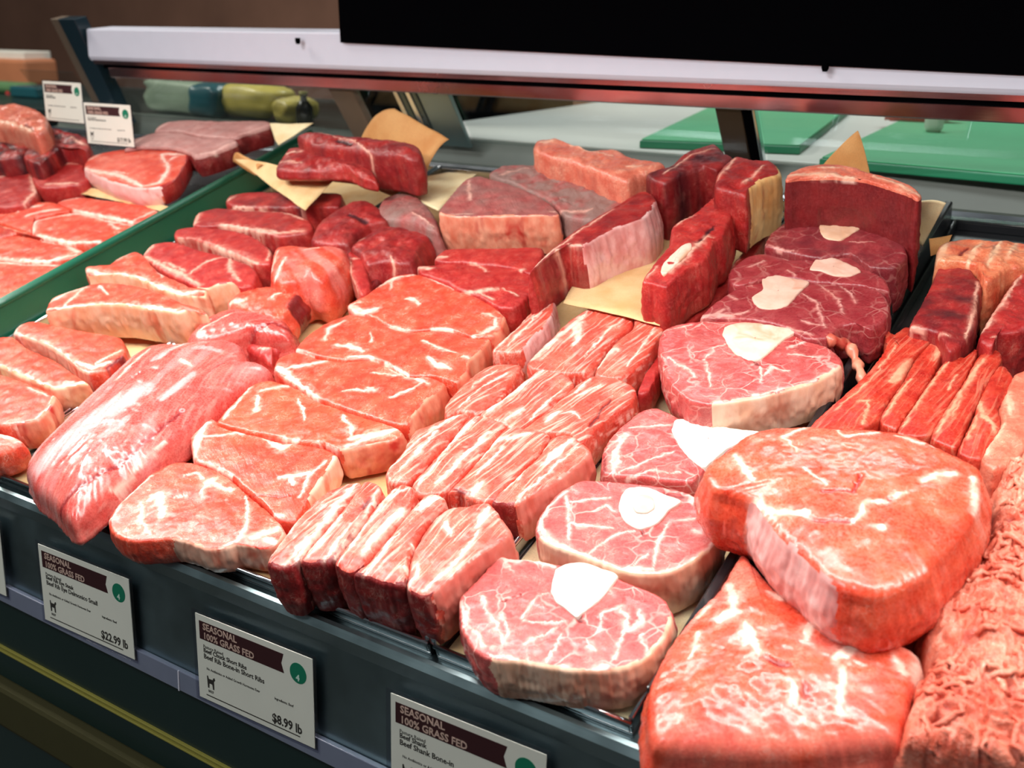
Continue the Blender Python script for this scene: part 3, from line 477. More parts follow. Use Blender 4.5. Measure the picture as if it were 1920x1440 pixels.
{'n':'short_rib','l':'fourth short rib of the front block with a forked white seam','c':'short rib','o':[(-669,23),(-642,161),(-672,484),(-712,860),(-709,1092),(-589,1140),(-488,1053),(-480,806),(-388,418),(-207,108),(-394,37),(-576,34)],'h':0.061,'b':0.004,'m':'stripe','g':'short ribs in the wide tray','res':0.0013,'cap':[(8.8,1.2,'cut_end','cut')],'st':[(10,[(-624,871),(-605,1082)]),(3,[(-433,514),(-261,359),(-180,131)]),(4,[(-568,71),(-614,556)]),(6,[(-320,244),(-173,264)])],'ax':[(-669,23),(-649,1116)]},
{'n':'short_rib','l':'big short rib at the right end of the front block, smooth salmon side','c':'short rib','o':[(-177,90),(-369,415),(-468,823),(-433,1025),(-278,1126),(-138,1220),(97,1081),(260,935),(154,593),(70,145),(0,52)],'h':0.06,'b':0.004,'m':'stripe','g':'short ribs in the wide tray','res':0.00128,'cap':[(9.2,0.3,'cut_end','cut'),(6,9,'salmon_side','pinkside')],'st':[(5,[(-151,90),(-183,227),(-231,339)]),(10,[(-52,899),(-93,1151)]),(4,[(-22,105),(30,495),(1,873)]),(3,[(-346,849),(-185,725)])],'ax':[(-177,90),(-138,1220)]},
{'n':'beef_tenderloin','l':'long shiny whole tenderloin hanging over the front tray edge','c':'tenderloin','o':[(-5187,-19),(-5399,323),(-5528,723),(-5655,1114),(-5801,1644),(-5909,2059),(-5870,2308),(-5687,2434),(-5458,2489),(-5276,2615),(-4986,2755),(-4724,2735),(-4396,2495),(-4249,2346),(-4165,2494),(-3973,2442),(-3912,2232),(-3955,1880),(-3937,1563),(-3894,1234),(-3871,912),(-3863,566),(-3891,221),(-3852,-55),(-3838,-301),(-3869,-424),(-4092,-379),(-4416,-285),(-4721,-233)],'h':0.034,'b':0.014,'m':'silk','g':None,'res':0.00179,'dome':0.03,'round':1,'amp':0.0009,'r':0.01,'sv':0.35,'st':[(5,[(-5390,1437),(-5560,2095)]),(3,[(-3905,98),(-3948,882)]),(3,[(-5160,1909),(-5325,2513)]),(4,[(-4864,1973),(-4613,1907)]),(4,[(-5420,2310),(-5207,2638),(-4862,2753)])],'dk':[(5,[(-4123,-336),(-4038,343),(-4117,1287)]),(3,[(-4364,1919),(-4380,2420)]),(3,[(-5142,1413),(-5147,1601)])],'ss':[(46,0.95,[(-4857,17),(-4834,474),(-4818,989),(-4749,1335)]),(16,0.7,[(-5164,86),(-5432,794),(-5665,1692),(-5816,2261)]),(14,0.8,[(-4428,1311),(-4475,1804)]),(18,0.7,[(-5182,1901),(-5303,2434),(-5150,2614)]),(14,0.7,[(-4970,2298),(-4673,2359)]),(16,0.6,[(-4463,553),(-4498,870)])],'ax':[(-3869,-424),(-4986,2755)]},
{'n':'beef_tenderloin','l':'tenderloin end with a dark cut tip, lying behind the long whole tenderloin','c':'tenderloin','o':[(-5562,2585),(-5701,2984),(-5597,3354),(-5158,3492),(-4666,3412),(-4313,3193),(-4224,3029),(-4430,2923),(-4777,2911),(-4934,2794),(-5141,2634),(-5353,2524)],'h':0.034,'b':0.004,'m':'silk','g':None,'res':0.00195,'dome':0.018,'round':1,'amp':0.0009,'r':0.01,'tone':0.2,'st':[(3,[(-5403,2704),(-5288,3144)])],'dk':[(8,[(-4797,2839),(-4578,3172),(-4360,3178)])],'ax':[(-5562,2585),(-4583,3371)]},
{'n':'meat_scrap','l':'ragged red trimming between the tenderloin and the ribeyes','c':'meat scrap','o':[(-5007,2959),(-4808,3141),(-4633,3237),(-4345,3179),(-4263,3075),(-4369,2873),(-4227,2670),(-4511,2752),(-4853,2859)],'h':0.022,'b':0.004,'m':'deep','g':None,'res':0.00191,'dome':0.008,'round':1,'amp':0.002,'st':[(3,[(-4857,2971),(-4556,3071)]),(2,[(-4619,2863),(-4435,2888)])]},
{'n':'strip_steak','l':'bright red strip steak cut off by the left photo edge, above the front tray rim','c':'steak','o':[(-7449,1009),(-7331,1155),(-7012,1162),(-6599,1146),(-6165,1104),(-6013,967),(-5886,680),(-6068,504),(-6230,407),(-6498,379)],'h':0.04,'b':0.004,'m':'lean','g':'strip steaks beside the green divider','res':0.00198,'cap':[(4,7,'fat_rim','fatred')],'st':[(3.9,[(-6152,1069),(-6001,933),(-5929,664),(-6100,456)]),(2.6,[(-6678,1077),(-6220,1045)])]},
{'n':'fat_trimming','l':'small pale fat end at the left photo edge, right at the tray rim','c':'meat scrap','o':[(-6346,272),(-6205,361),(-5944,389),(-5762,354),(-5741,225),(-5814,95),(-5949,9)],'h':0.034,'b':0.004,'m':'lean','g':None,'res':0.00188,'dome':0.004,'st':[(9,[(-6268,266),(-6057,329),(-5805,337)])]},
{'n':'strip_steak','l':'strip steak with a thick pale fat edge facing right, second from the front','c':'steak','o':[(-8206,1547),(-8202,1757),(-8016,1818),(-7495,1693),(-6899,1631),(-6390,1512),(-6006,1423),(-5912,1389),(-6110,1248),(-6287,1153),(-6701,1178),(-7095,1204),(-7454,1248),(-7760,1250)],'h':0.042,'b':0.004,'m':'lean','g':'strip steaks beside the green divider','res':0.00207,'cap':[(6,12,'fat_rim','fatcream')],'st':[(7.8,[(-7731,1282),(-7467,1257),(-7071,1213),(-6678,1186),(-6309,1169),(-6131,1264),(-5958,1412)])]},
{'n':'strip_steak','l':'strip steak with a white fat line along its front left edge, third from the front','c':'steak','o':[(-8108,1881),(-8235,2080),(-8140,2207),(-7725,2243),(-7202,2270),(-6717,2312),(-6439,2312),(-6088,2078),(-5974,1820),(-5994,1649),(-6120,1564),(-6394,1593),(-6856,1732),(-7445,1845),(-7885,1861)],'h':0.042,'b':0.004,'m':'lean','g':'strip steaks beside the green divider','res':0.0021,'cap':[(10,14,'fat_rim','fat')],'st':[(9.1,[(-8232,2105),(-8109,1895),(-7761,1855),(-7352,1831),(-6811,1725),(-6417,1585),(-6161,1571)]),(6.5,[(-6526,1694),(-6182,1666),(-6057,1834)]),(2.6,[(-6208,1740),(-6172,2092)])],'dk':[(6,[(-5996,1730),(-6038,2009)])]},
{'n':'strip_steak','l':'strip steak with a deep cream and orange fat side, in front of two overlapping ones','c':'steak','o':[(-7766,2236),(-8003,2509),(-7926,2755),(-7727,3041),(-7391,3140),(-6982,3171),(-6451,3110),(-5952,3008),(-5563,2964),(-5415,2890),(-5742,2868),(-5841,2777),(-6314,2731),(-6781,2690),(-7189,2564),(-7467,2405),(-7669,2287)],'h':0.062,'b':0.012,'m':'lean','g':'strip steaks beside the green divider','res':0.00212,'cap':[(8,17,'fat_rim','fatcream')],'st':[(7.8,[(-7919,2447),(-7884,2723),(-7746,2899)]),(3.9,[(-7584,2420),(-7788,2932)]),(10.4,[(-6781,2690),(-6349,2761),(-5912,2815)]),(5.2,[(-7783,2273),(-7544,2390),(-7189,2564),(-6818,2721)]),(2.6,[(-7595,2989),(-7212,2837)])]},
{'n':'strip_steak','l':'strip steak with a long pale fat band, behind the one with cream fat side','c':'steak','o':[(-8398,3359),(-8281,3416),(-8065,3381),(-8123,3732),(-8045,3979),(-7736,3888),(-7160,3616),(-6558,3469),(-6070,3349),(-5965,3415),(-5822,3253),(-5975,3207),(-6282,3165),(-6745,3226),(-7249,3335),(-7650,3344),(-7928,3245),(-8135,3194)],'h':0.06,'b':0.012,'m':'lean','g':'strip steaks beside the green divider','res':0.00222,'cap':[(9,17,'fat_rim','fatcream')],'st':[(10.4,[(-8292,3316),(-7933,3276),(-7601,3358),(-7181,3332),(-6601,3234),(-6181,3208),(-5942,3366)]),(3.9,[(-8117,3560),(-8048,3953)]),(2.6,[(-7307,3716),(-6867,3469)])]},
{'n':'strip_steak','l':'strip steak with a web of white seams, beside the smooth pink beef chunk','c':'steak','o':[(-7862,3944),(-8010,4261),(-7716,4417),(-7027,4322),(-6480,4276),(-5966,4182),(-5677,4034),(-5484,3779),(-5581,3620),(-5770,3695),(-5958,3595),(-6004,3472),(-6138,3432),(-6612,3537),(-7174,3675),(-7711,3886)],'h':0.058,'b':0.008,'m':'deep','g':'strip steaks beside the green divider','res':0.00218,'cap':[(8,12,'fat_rim','fatcream')],'st':[(10.4,[(-7846,3974),(-7974,4244)]),(6.5,[(-7755,3924),(-7363,3812),(-6661,3637),(-6187,3505)]),(5.2,[(-6598,3678),(-6654,4059),(-6461,4257)]),(5.2,[(-6406,4248),(-6134,3995),(-5716,3755)]),(3.9,[(-7286,3858),(-6710,3738)]),(6.5,[(-6385,4302),(-5816,4177)])]},
{'n':'strip_steak','l':'strip steak with a broad white diagonal fat band, fifth from the back','c':'steak','o':[(-7859,4552),(-7491,4596),(-6862,4458),(-6329,4358),(-5912,4237),(-5718,4338),(-6006,4640),(-6529,4901),(-7111,5011),(-7851,4930),(-8077,4763)],'h':0.056,'b':0.004,'m':'deep','g':'strip steaks beside the green divider','res':0.00228,'st':[(11.7,[(-7771,4549),(-7400,4542),(-6842,4438),(-6268,4327),(-5907,4262)]),(3.9,[(-6407,4933),(-6006,4640),(-5799,4362)])]},
{'n':'strip_steak','l':'strip steak with a white bow-shaped seam, just in front of the folded paper point','c':'steak','o':[(-7895,4958),(-8215,5327),(-8035,5568),(-7423,5649),(-6772,5741),(-6207,5628),(-5902,5402),(-5939,5215),(-6238,5021),(-6875,5094),(-7414,5079)],'h':0.056,'b':0.004,'m':'deep','g':'strip steaks beside the green divider','res':0.00235,'tone':0.15,'st':[(7.8,[(-7933,5011),(-8155,5309)]),(9.1,[(-7439,5104),(-6899,5118),(-6305,5091),(-5982,5263)]),(3.9,[(-7731,5575),(-6762,5731),(-6191,5571)])]},
{'n':'strip_steak','l':'dim strip steak half under the folded paper, rearmost beside the green divider','c':'steak','o':[(-8133,5838),(-8296,6076),(-8053,6271),(-7414,6414),(-6792,6554),(-6380,6579),(-6112,6181),(-6616,6029),(-7279,5872),(-7805,5747)],'h':0.052,'b':0.004,'m':'deep','g':'strip steaks beside the green divider','res':0.00246,'tone':0.4,'st':[(6.5,[(-8157,5900),(-8170,6070)]),(3.9,[(-7926,5751),(-7243,5834),(-6652,5988)])]},
{'n':'beef_chunk','l':'smooth pink rounded beef chunk beside the web-seamed strip steak','c':'beef chunk','o':[(-5479,4115),(-5796,4539),(-5636,4678),(-5327,4714),(-5045,4838),(-4780,4816),(-4600,4634),(-4493,4351),(-4431,4066),(-4482,3945),(-4724,3980),(-4800,3830),(-4980,3734),(-5214,3836)],'h':0.062,'b':0.004,'m':'lean','g':'dark beef chunks between strips and ribeyes','res':0.00204,'dome':0.012,'round':1,'amp':0.0012,'r':0.006,'sv':0.3,'st':[(4,[(-5203,4513),(-5085,4662)]),(3,[(-5323,3980),(-5643,4438)]),(3,[(-5085,3788),(-5302,4256)])]},
{'n':'beef_slice','l':'thin red slice with a white edge leaning on the smooth pink chunk','c':'beef chunk','o':[(-4906,4988),(-4661,4913),(-4534,4856),(-4173,4509),(-3901,4205),(-3913,4035),(-4246,4315),(-4551,4578)],'h':0.052,'b':0.004,'m':'deep','g':'dark beef chunks between strips and ribeyes','res':0.00201,'st':[(4,[(-4737,4799),(-4444,4475),(-3971,4059)]),(3,[(-4719,4804),(-4588,4841)])]},
{'n':'beef_chunk','l':'red chunk with a torn dark end, between the tenderloin end and the smooth pink chunk','c':'beef chunk','o':[(-5596,3362),(-5663,3596),(-5576,3796),(-5324,3914),(-5064,3992),(-4762,3869),(-4689,3642),(-4579,3395),(-4645,3255),(-4906,3251),(-5204,3278)],'h':0.045,'b':0.004,'m':'lean','g':'dark beef chunks between strips and ribeyes','res':0.002,'dome':0.01,'round':1,'amp':0.0018,'st':[(8,[(-5553,3375),(-5360,3435)]),(4,[(-4989,3591),(-4954,3727)]),(3,[(-5072,4120),(-4801,3942)])],'dk':[(9,[(-4643,3535),(-4783,3863)])]},
{'n':'beef_chunk','l':'dark red chunk with a purplish patch, behind the smooth pink chunk','c':'beef chunk','o':[(-5443,4876),(-5759,5397),(-5795,5811),(-5754,6150),(-5550,6225),(-5130,6025),(-4795,5742),(-4930,5530),(-4928,5256),(-4848,4962),(-5078,4877)],'h':0.062,'b':0.004,'m':'deep','g':'dark beef chunks between strips and ribeyes','res':0.00219,'dome':0.01,'round':1,'amp':0.002,'tone':0.35,'dk':[(11,[(-5332,5608),(-5016,5533)])]},
{'n':'beef_chunk','l':'greyish dark chunk rearmost of its group, below the yellow paper','c':'beef chunk','o':[(-5003,5682),(-5358,6343),(-5285,6584),(-4980,6597),(-4525,6322),(-4101,5959),(-3839,5631),(-4020,5632),(-4449,5745),(-4811,5756)],'h':0.06,'b':0.004,'m':'oxid','g':'dark beef chunks between strips and ribeyes','res':0.00218,'dome':0.01,'round':1,'amp':0.002,'tone':0.5,'st':[(3,[(-4493,5912),(-3963,5696)])]},
{'n':'beef_chunk','l':'dark chunk with a thin white rim, left of the deep red ribeye','c':'beef chunk','o':[(-4877,5008),(-4894,5294),(-4852,5654),(-4578,5724),(-4176,5653),(-3955,5565),(-3895,5273),(-3725,4910),(-3842,4766),(-4135,4750),(-4292,4639),(-4586,4852)],'h':0.056,'b':0.004,'m':'deep','g':'dark beef chunks between strips and ribeyes','res':0.00207,'dome':0.008,'round':1,'amp':0.002,'tone':0.3,'st':[(3,[(-4888,5053),(-4822,5240)]),(2,[(-4046,4865),(-3842,4700)])]},
{'n':'meat_scrap','l':'small dark scrap with a white thread between dark chunk and ribeyes','c':'meat scrap','o':[(-4480,4849),(-4382,4991),(-4172,4959),(-4066,4922),(-4136,4746),(-4148,4567),(-4155,4478)],'h':0.036,'b':0.004,'m':'deep','g':None,'res':0.00203,'tone':0.4,'st':[(2,[(-4502,4842),(-4374,4947),(-4186,4910)])]},
{'n':'beef_chunk','l':'dark red beef piece on the standing brown paper, in front of its peak','c':'beef chunk','o':[(-7300,6860),(-7128,7041),(-6507,6996),(-6025,7006),(-5498,7026),(-4983,6907),(-4664,6563),(-4770,6412),(-5078,6484),(-5463,6478),(-6136,6559),(-6760,6587)],'h':0.125,'b':0.07,'m':'deep','g':'beef pieces on the brown paper','res':0.00234,'dome':0.006,'amp':0.002,'r':0.006,'tone':0.3,'st':[(2,[(-6884,6931),(-6000,6724),(-5211,6326)])],'dk':[(8,[(-6353,6732),(-6008,6652)])]},
{'n':'beef_chunk','l':'beef piece with a pale lumpy left end, above the folded paper flap','c':'beef chunk','o':[(-7140,6126),(-7545,6839),(-7343,6951),(-6761,6838),(-6096,6681),(-5489,6396),(-5139,6082),(-5404,6088),(-5843,6257),(-6306,6195),(-6754,6102)],'h':0.104,'b':0.088,'m':'deep','g':'beef pieces on the brown paper','res':0.00236,'dome':0.006,'amp':0.0022,'r':0.006,'tone':0.25,'st':[(9,[(-7402,6644),(-7059,6637)]),(4,[(-7213,6321),(-6734,6278)])]},
{'n':'beef_shank','l':'front shank slice with a big solid white bone, at the tray front','c':'shank slice','o':[(244,167),(168,298),(176,451),(188,591),(191,750),(186,804),(330,839),(506,894),(681,920),(894,973),(1097,984),(1312,965),(1490,951),(1657,900),(1765,791),(1810,626),(1799,442),(1756,280),(1642,142),(1520,70),(1376,11),(1200,-39),(969,-90),(769,-158),(583,-129),(373,12)],'h':0.046,'b':0.004,'m':'shank','g':'shank slices in the narrow tray','res':0.0012,'r':0.0035,'cap':[(14,23,'fat_rim','fatskin')],'st':[(4,[(187,778),(345,816),(543,881),(687,884)]),(3,[(203,258),(380,86),(652,-64)]),(3,[(333,352),(452,260),(755,33),(757,117),(589,249)]),(2.5,[(736,-108),(957,-72),(1268,-23),(1550,107)]),(7,[(1261,-11),(1295,20)]),(7,[(1503,101),(1563,128)]),(6,[(1328,260),(1393,257)]),(2,[(777,263),(944,304),(1087,385)]),(2,[(760,290),(746,497),(809,580)]),(2,[(1350,385),(1294,564),(1377,705)]),(3,[(1371,667),(1470,625),(1526,465)]),(4,[(1526,719),(1596,630),(1547,524)]),(2,[(1583,232),(1526,366),(1537,520)]),(2,[(1140,-3),(1116,263)]),(2,[(923,92),(1043,297)]),(2,[(1639,516),(1764,362)])],'dk':[(4,[(1150,474),(1186,446)]),(1.5,[(517,360),(607,491)])],'bones':[([(806,633),(735,827),(779,924),(910,995),(1067,990),(1215,969),(1220,778),(1195,624),(1155,502),(1129,452),(1024,496),(906,532)], None,'top')]},
{'n':'beef_shank','l':'shank slice with a round marrow ring in its bone, second from the front','c':'shank slice','o':[(335,1180),(287,1310),(268,1499),(284,1685),(375,1883),(566,1959),(700,1994),(901,2040),(1104,2076),(1318,2079),(1501,1979),(1643,1869),(1726,1800),(1768,1637),(1743,1451),(1638,1217),(1537,1099),(1399,1030),(1240,999),(997,1017),(777,1031),(551,1044),(419,1091)],'h':0.05,'b':0.004,'m':'shank','g':'shank slices in the narrow tray','res':0.00129,'r':0.0035,'cap':[(12,22,'fat_rim','fatskin')],'st':[(6,[(371,1196),(501,1105),(731,1061),(980,1049)]),(4,[(980,1049),(1229,1022),(1398,1058),(1548,1132),(1661,1283),(1744,1510),(1731,1742)]),(3,[(349,1207),(301,1468),(340,1696)]),(2,[(376,1632),(501,1441),(676,1158)]),(2,[(445,1593),(734,1755)]),(2,[(584,1347),(735,1368),(943,1413)]),(2,[(686,1539),(745,1649),(867,1613)]),(2,[(897,1072),(1016,1382),(1123,1447)]),(6,[(1563,1651),(1623,1636)]),(5,[(1254,1052),(1449,1117)]),(2,[(1442,1133),(1349,1382),(1329,1656)]),(5,[(1354,2028),(1407,1941)]),(2,[(1356,1688),(1498,1768)]),(2,[(1340,1261),(1294,1107)])],'dk':[(4,[(1181,1472),(1209,1443)]),(5,[(1137,2006),(1327,1995)])],'bones':[([(882,1641),(826,1792),(830,1916),(975,1981),(1163,1950),(1316,1926),(1272,1779),(1256,1605),(1150,1479),(1002,1520)],[(981,1703),(939,1816),(998,1873),(1093,1856),(1157,1753),(1128,1667),(1047,1644)],'top')]},
{'n':'beef_shank','l':'shank slice tucked under the pale-rimmed one, white bone at its right end','c':'shank slice','o':[(415,2177),(286,2448),(250,2719),(285,2974),(327,3155),(431,3248),(615,3205),(829,3122),(1083,3111),(1363,3165),(1630,3240),(1760,3201),(1552,2985),(1392,2874),(1284,2638),(1262,2487),(1215,2328),(1006,2269),(798,2233),(575,2156)],'h':0.04,'b':0.004,'m':'shank','g':'shank slices in the narrow tray','res':0.00143,'st':[(6,[(396,2722),(422,2451),(547,2181)]),(2,[(367,2843),(535,2932),(714,3026)]),(2,[(586,2196),(722,2418),(909,2639)]),(2,[(629,2142),(823,2337),(1095,2397)]),(3,[(320,2461),(371,2739)])],'dk':[(4,[(351,2373),(458,2170)])],'bones':[([(766,2914),(721,3082),(819,3145),(1073,3134),(1294,3152),(1506,3181),(1425,3011),(1341,2855),(1284,2638),(1249,2517),(1054,2621),(900,2760)], None,'top')]},
{'n':'beef_shank','l':'thick shank slice with a wide pale skin rim, third from the front fully in view','c':'shank slice','o':[(157,3953),(111,4197),(264,4395),(527,4502),(851,4615),(1186,4593),(1475,4445),(1725,4381),(1906,4236),(1960,4110),(1895,3864),(1781,3687),(1592,3485),(1374,3286),(1103,3109),(894,3099),(660,3234),(437,3469)],'h':0.068,'b':0.024,'m':'shank','g':'shank slices in the narrow tray','res':0.00152,'r':0.0035,'tone':0.15,'cap':[(9,14,'fat_rim','fatskin')],'st':[(3,[(1093,3132),(1360,3321),(1579,3520),(1790,3745),(1955,4080)]),(4,[(371,3715),(531,3620),(762,3467)]),(4,[(1361,3705),(1404,3833),(1547,3854)]),(2,[(1382,3573),(1273,3817)]),(2,[(734,3749),(743,3993),(835,4085)]),(2,[(961,3369),(842,3610),(760,3728)]),(5,[(1669,3593),(1743,3673)]),(5,[(1390,3359),(1420,3396)]),(2,[(1398,4182),(1492,4395)]),(2,[(1464,4086),(1720,4172)]),(3,[(185,4188),(329,4366)])],'dk':[(4,[(1210,3882),(1240,3863)])],'bones':[([(718,4249),(700,4413),(850,4533),(1120,4555),(1369,4525),(1317,4322),(1280,4083),(1234,3919),(1110,3877),(922,3992)], None,'top')]},
{'n':'beef_shank','l':'dark shank slice with a ragged cream bone, strand of fat trailing right','c':'shank slice','o':[(392,4464),(384,4682),(452,5017),(518,5199),(699,5361),(1023,5504),(1274,5505),(1669,5540),(1934,5498),(2091,5211),(2110,4928),(2029,4746),(1895,4796),(1766,4724),(1696,4469),(1507,4398),(1210,4551),(869,4572),(570,4487)],'h':0.072,'b':0.03,'m':'shankd','g':'shank slices in the narrow tray','res':0.00163,'st':[(6,[(400,4483),(545,4546),(706,4563)]),(5,[(509,4551),(562,4669)]),(3,[(700,4578),(814,4714)]),(2,[(1209,5211),(1405,5065),(1632,4618)]),(2,[(1373,4693),(1571,4661)]),(3,[(1286,4538),(1545,4465)]),(2,[(1294,5447),(1588,5189),(1716,4931)]),(2,[(1513,5476),(1665,5348),(1764,5176)]),(2,[(465,4986),(608,4889)])],'bones':[([(748,4966),(794,5156),(700,5380),(770,5493),(1033,5477),(1192,5452),(1165,5197),(1149,4919),(1033,4789),(879,4801)], None,'top')],'strand':[(1692,4483),(1834,4652),(1988,4489),(2112,4267),(2275,4294),(2355,4464)]},
{'n':'beef_shank','l':'dark shank slice showing only a small flat bone, second from the back','c':'shank slice','o':[(391,5232),(296,5485),(339,5828),(506,5961),(797,5896),(1093,5997),(1361,6168),(1670,5914),(1899,5728),(1996,5495),(1675,5521),(1280,5486),(1030,5485),(784,5457),(706,5343),(526,5181)],'h':0.074,'b':0.032,'m':'shankd','g':'shank slices in the narrow tray','res':0.00173,'st':[(4,[(1091,6054),(1308,6231),(1471,6083)]),(2,[(475,5575),(583,5758)]),(2,[(897,5620),(1016,5525)]),(2,[(597,5958),(810,5861)])],'bones':[([(1114,5682),(1116,5977),(1282,5992),(1479,5897),(1625,5792),(1554,5652),(1402,5618),(1235,5672)], None,'top')]},
{'n':'beef_shank','l':'dark maroon shank slice with a tan oval bone, rearmost of the slices','c':'shank slice','o':[(477,6041),(430,6358),(495,6738),(660,6954),(940,7053),(1267,7036),(1547,6851),(1829,6559),(1985,6216),(1941,5908),(1705,5841),(1405,6076),(1139,5907),(835,5939),(540,6017)],'h':0.08,'b':0.02,'m':'shankd','g':'shank slices in the narrow tray','res':0.00181,'tone':0.35,'st':[(3,[(486,6063),(674,5994),(822,5975)]),(1.5,[(488,6499),(615,6660),(837,6758)]),(3,[(1296,7000),(1536,6890)]),(1.5,[(1348,6313),(1582,6376)])],'bones':[([(940,6531),(860,6850),(940,7053),(1203,7073),(1390,6917),(1327,6548),(1232,6302),(1071,6320)], None,'top')]},
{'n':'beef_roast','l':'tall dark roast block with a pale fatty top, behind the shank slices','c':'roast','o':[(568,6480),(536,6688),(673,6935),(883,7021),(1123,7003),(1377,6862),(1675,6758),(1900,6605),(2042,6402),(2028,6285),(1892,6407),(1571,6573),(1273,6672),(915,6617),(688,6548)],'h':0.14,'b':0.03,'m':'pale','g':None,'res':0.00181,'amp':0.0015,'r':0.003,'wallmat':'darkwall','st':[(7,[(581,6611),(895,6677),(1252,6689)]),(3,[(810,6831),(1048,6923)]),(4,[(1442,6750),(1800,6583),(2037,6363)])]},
{'n':'short_rib','l':'raw red short rib with a white fat stripe, along the black tray wall','c':'short rib','o':[(1970,3115),(1978,3374),(2049,3696),(2136,4099),(2184,4439),(2196,4748),(2099,5034),(2196,4993),(2270,5161),(2447,5129),(2533,5016),(2460,4567),(2472,4217),(2438,3882),(2444,3590),(2354,3372),(2220,3209)],'h':0.055,'b':0.004,'m':'deepo','g':'short ribs in the right tray','res':0.00152,'r':0.003,'grow':0.0012,'st':[(9,[(2408,4163),(2453,4531)]),(3,[(2353,3428),(2308,3790)]),(3,[(2236,3764),(2322,3795)]),(2,[(2078,3557),(2224,4130),(2273,4774)])],'ax':[(1970,3115),(2349,5115)]},
{'n':'short_rib','l':'narrow short rib between the white-striped one and its wide red neighbour','c':'short rib','o':[(2458,3597),(2464,3878),(2487,4318),(2493,4695),(2565,5061),(2698,4984),(2679,4725),(2679,4275),(2638,3779),(2618,3515)],'h':0.052,'b':0.004,'m':'deepo','g':'short ribs in the right tray','res':0.00152,'r':0.003,'grow':0.0012,'st':[(3,[(2485,3665),(2527,4316)]),(6,[(2657,4684),(2649,4985)])],'ax':[(2458,3597),(2618,5044)]},
{'n':'short_rib','l':'wide bright red short rib in the middle of the right tray','c':'short rib','o':[(2661,3432),(2681,3837),(2717,4303),(2773,4723),(2941,4813),(2965,4954),(2967,4484),(2937,4018),(2909,3525),(2789,3425)],'h':0.055,'b':0.004,'m':'deepo','g':'short ribs in the right tray','res':0.0015,'r':0.003,'grow':0.0012,'st':[(2.5,[(2675,3520),(2731,4246),(2805,4718)]),(2,[(2896,4460),(2899,4183)])],'ax':[(2661,3432),(2941,4813)]},
{'n':'short_rib','l':'short rib with a forked pale seam, right of the wide bright red one','c':'short rib','o':[(2930,3464),(2953,3950),(2996,4416),(3016,4822),(3120,4989),(3197,4834),(3158,4290),(3135,3788),(3141,3384),(3013,3388)],'h':0.056,'b':0.004,'m':'deepo','g':'short ribs in the right tray','res':0.00149,'r':0.003,'grow':0.0012,'st':[(4,[(2957,3501),(2997,4143),(3060,4755)]),(2,[(3009,3770),(3022,4033)])],'ax':[(2930,3464),(3072,4923)]},
{'n':'short_rib','l':'short rib with a wavy white fat line, second from the right photo edge','c':'short rib','o':[(3178,3345),(3188,3808),(3169,4204),(3214,4712),(3333,4596),(3355,4330),(3322,4056),(3389,3827),(3366,3496),(3330,3276)],'h':0.056,'b':0.004,'m':'deepo','g':'short ribs in the right tray','res':0.00147,'r':0.003,'grow':0.0012,'st':[(5,[(3115,4215),(3243,3885),(3395,3693)]),(2,[(3196,3511),(3203,3870)])],'ax':[(3178,3345),(3235,4719)]},
{'n':'short_rib','l':'pale pink sided rib piece at the right photo edge','c':'short rib','o':[(3350,3309),(3400,3804),(3336,4060),(3347,4601),(3469,4737),(3658,3819),(3580,3298),(3471,3180)],'h':0.056,'b':0.004,'m':'pale','g':'short ribs in the right tray','res':0.00145,'amp':0.0016,'st':[(5,[(3365,3366),(3418,3784)]),(6,[(3365,4275),(3453,3962)])]},
{'n':'short_rib','l':'dark topped rib slab at the back of the right tray, next to the black wall','c':'short rib','o':[(2334,4986),(2330,5424),(2318,5886),(2310,6358),(2547,6403),(2688,6155),(2784,6024),(2821,5613),(2893,5201),(2874,4852),(2783,4639),(2601,4933),(2465,4958)],'h':0.068,'b':0.004,'m':'deep','g':'short ribs in the right tray','res':0.00166,'amp':0.002,'tone':0.45,'st':[(3,[(2736,6010),(2835,5397),(2861,4915)]),(6,[(2346,4972),(2469,4942)]),(2,[(2624,4905),(2728,4871)])]},
{'n':'rib_tips','l':'fatty orange rib tips crowded against the back of the right tray','c':'short rib','o':[(2261,6269),(2237,6631),(2452,6798),(2734,6806),(3006,6834),(3141,6742),(3152,6392),(2961,6176),(2837,5884),(2679,6198),(2503,6252),(2355,6210)],'h':0.078,'b':0.004,'m':'fatty','g':'short ribs in the right tray','res':0.00178,'amp':0.003,'r':0.006,'st':[(8,[(2291,6256),(2298,6603)]),(6,[(2581,6211),(2618,6688)]),(5,[(2791,6189),(2800,6736)]),(4,[(2935,6393),(2948,6776)])],'dk':[(5,[(2472,6390),(2502,6570)]),(4,[(2791,6353),(2767,6641)])]},
{'n':'short_rib','l':'rib slab at the right photo edge behind the wavy-lined one','c':'short rib','o':[(2965,4984),(2980,5479),(3020,6015),(3067,6385),(3189,6541),(3388,5395),(3281,5223),(3119,5102),(3106,4863)],'h':0.066,'b':0.004,'m':'deep','g':'short ribs in the right tray','res':0.00166,'amp':0.002,'tone':0.1,'st':[(5,[(2974,5123),(3030,5714),(3088,6270)]),(4,[(3095,4993),(3218,5067),(3390,5123)])]},
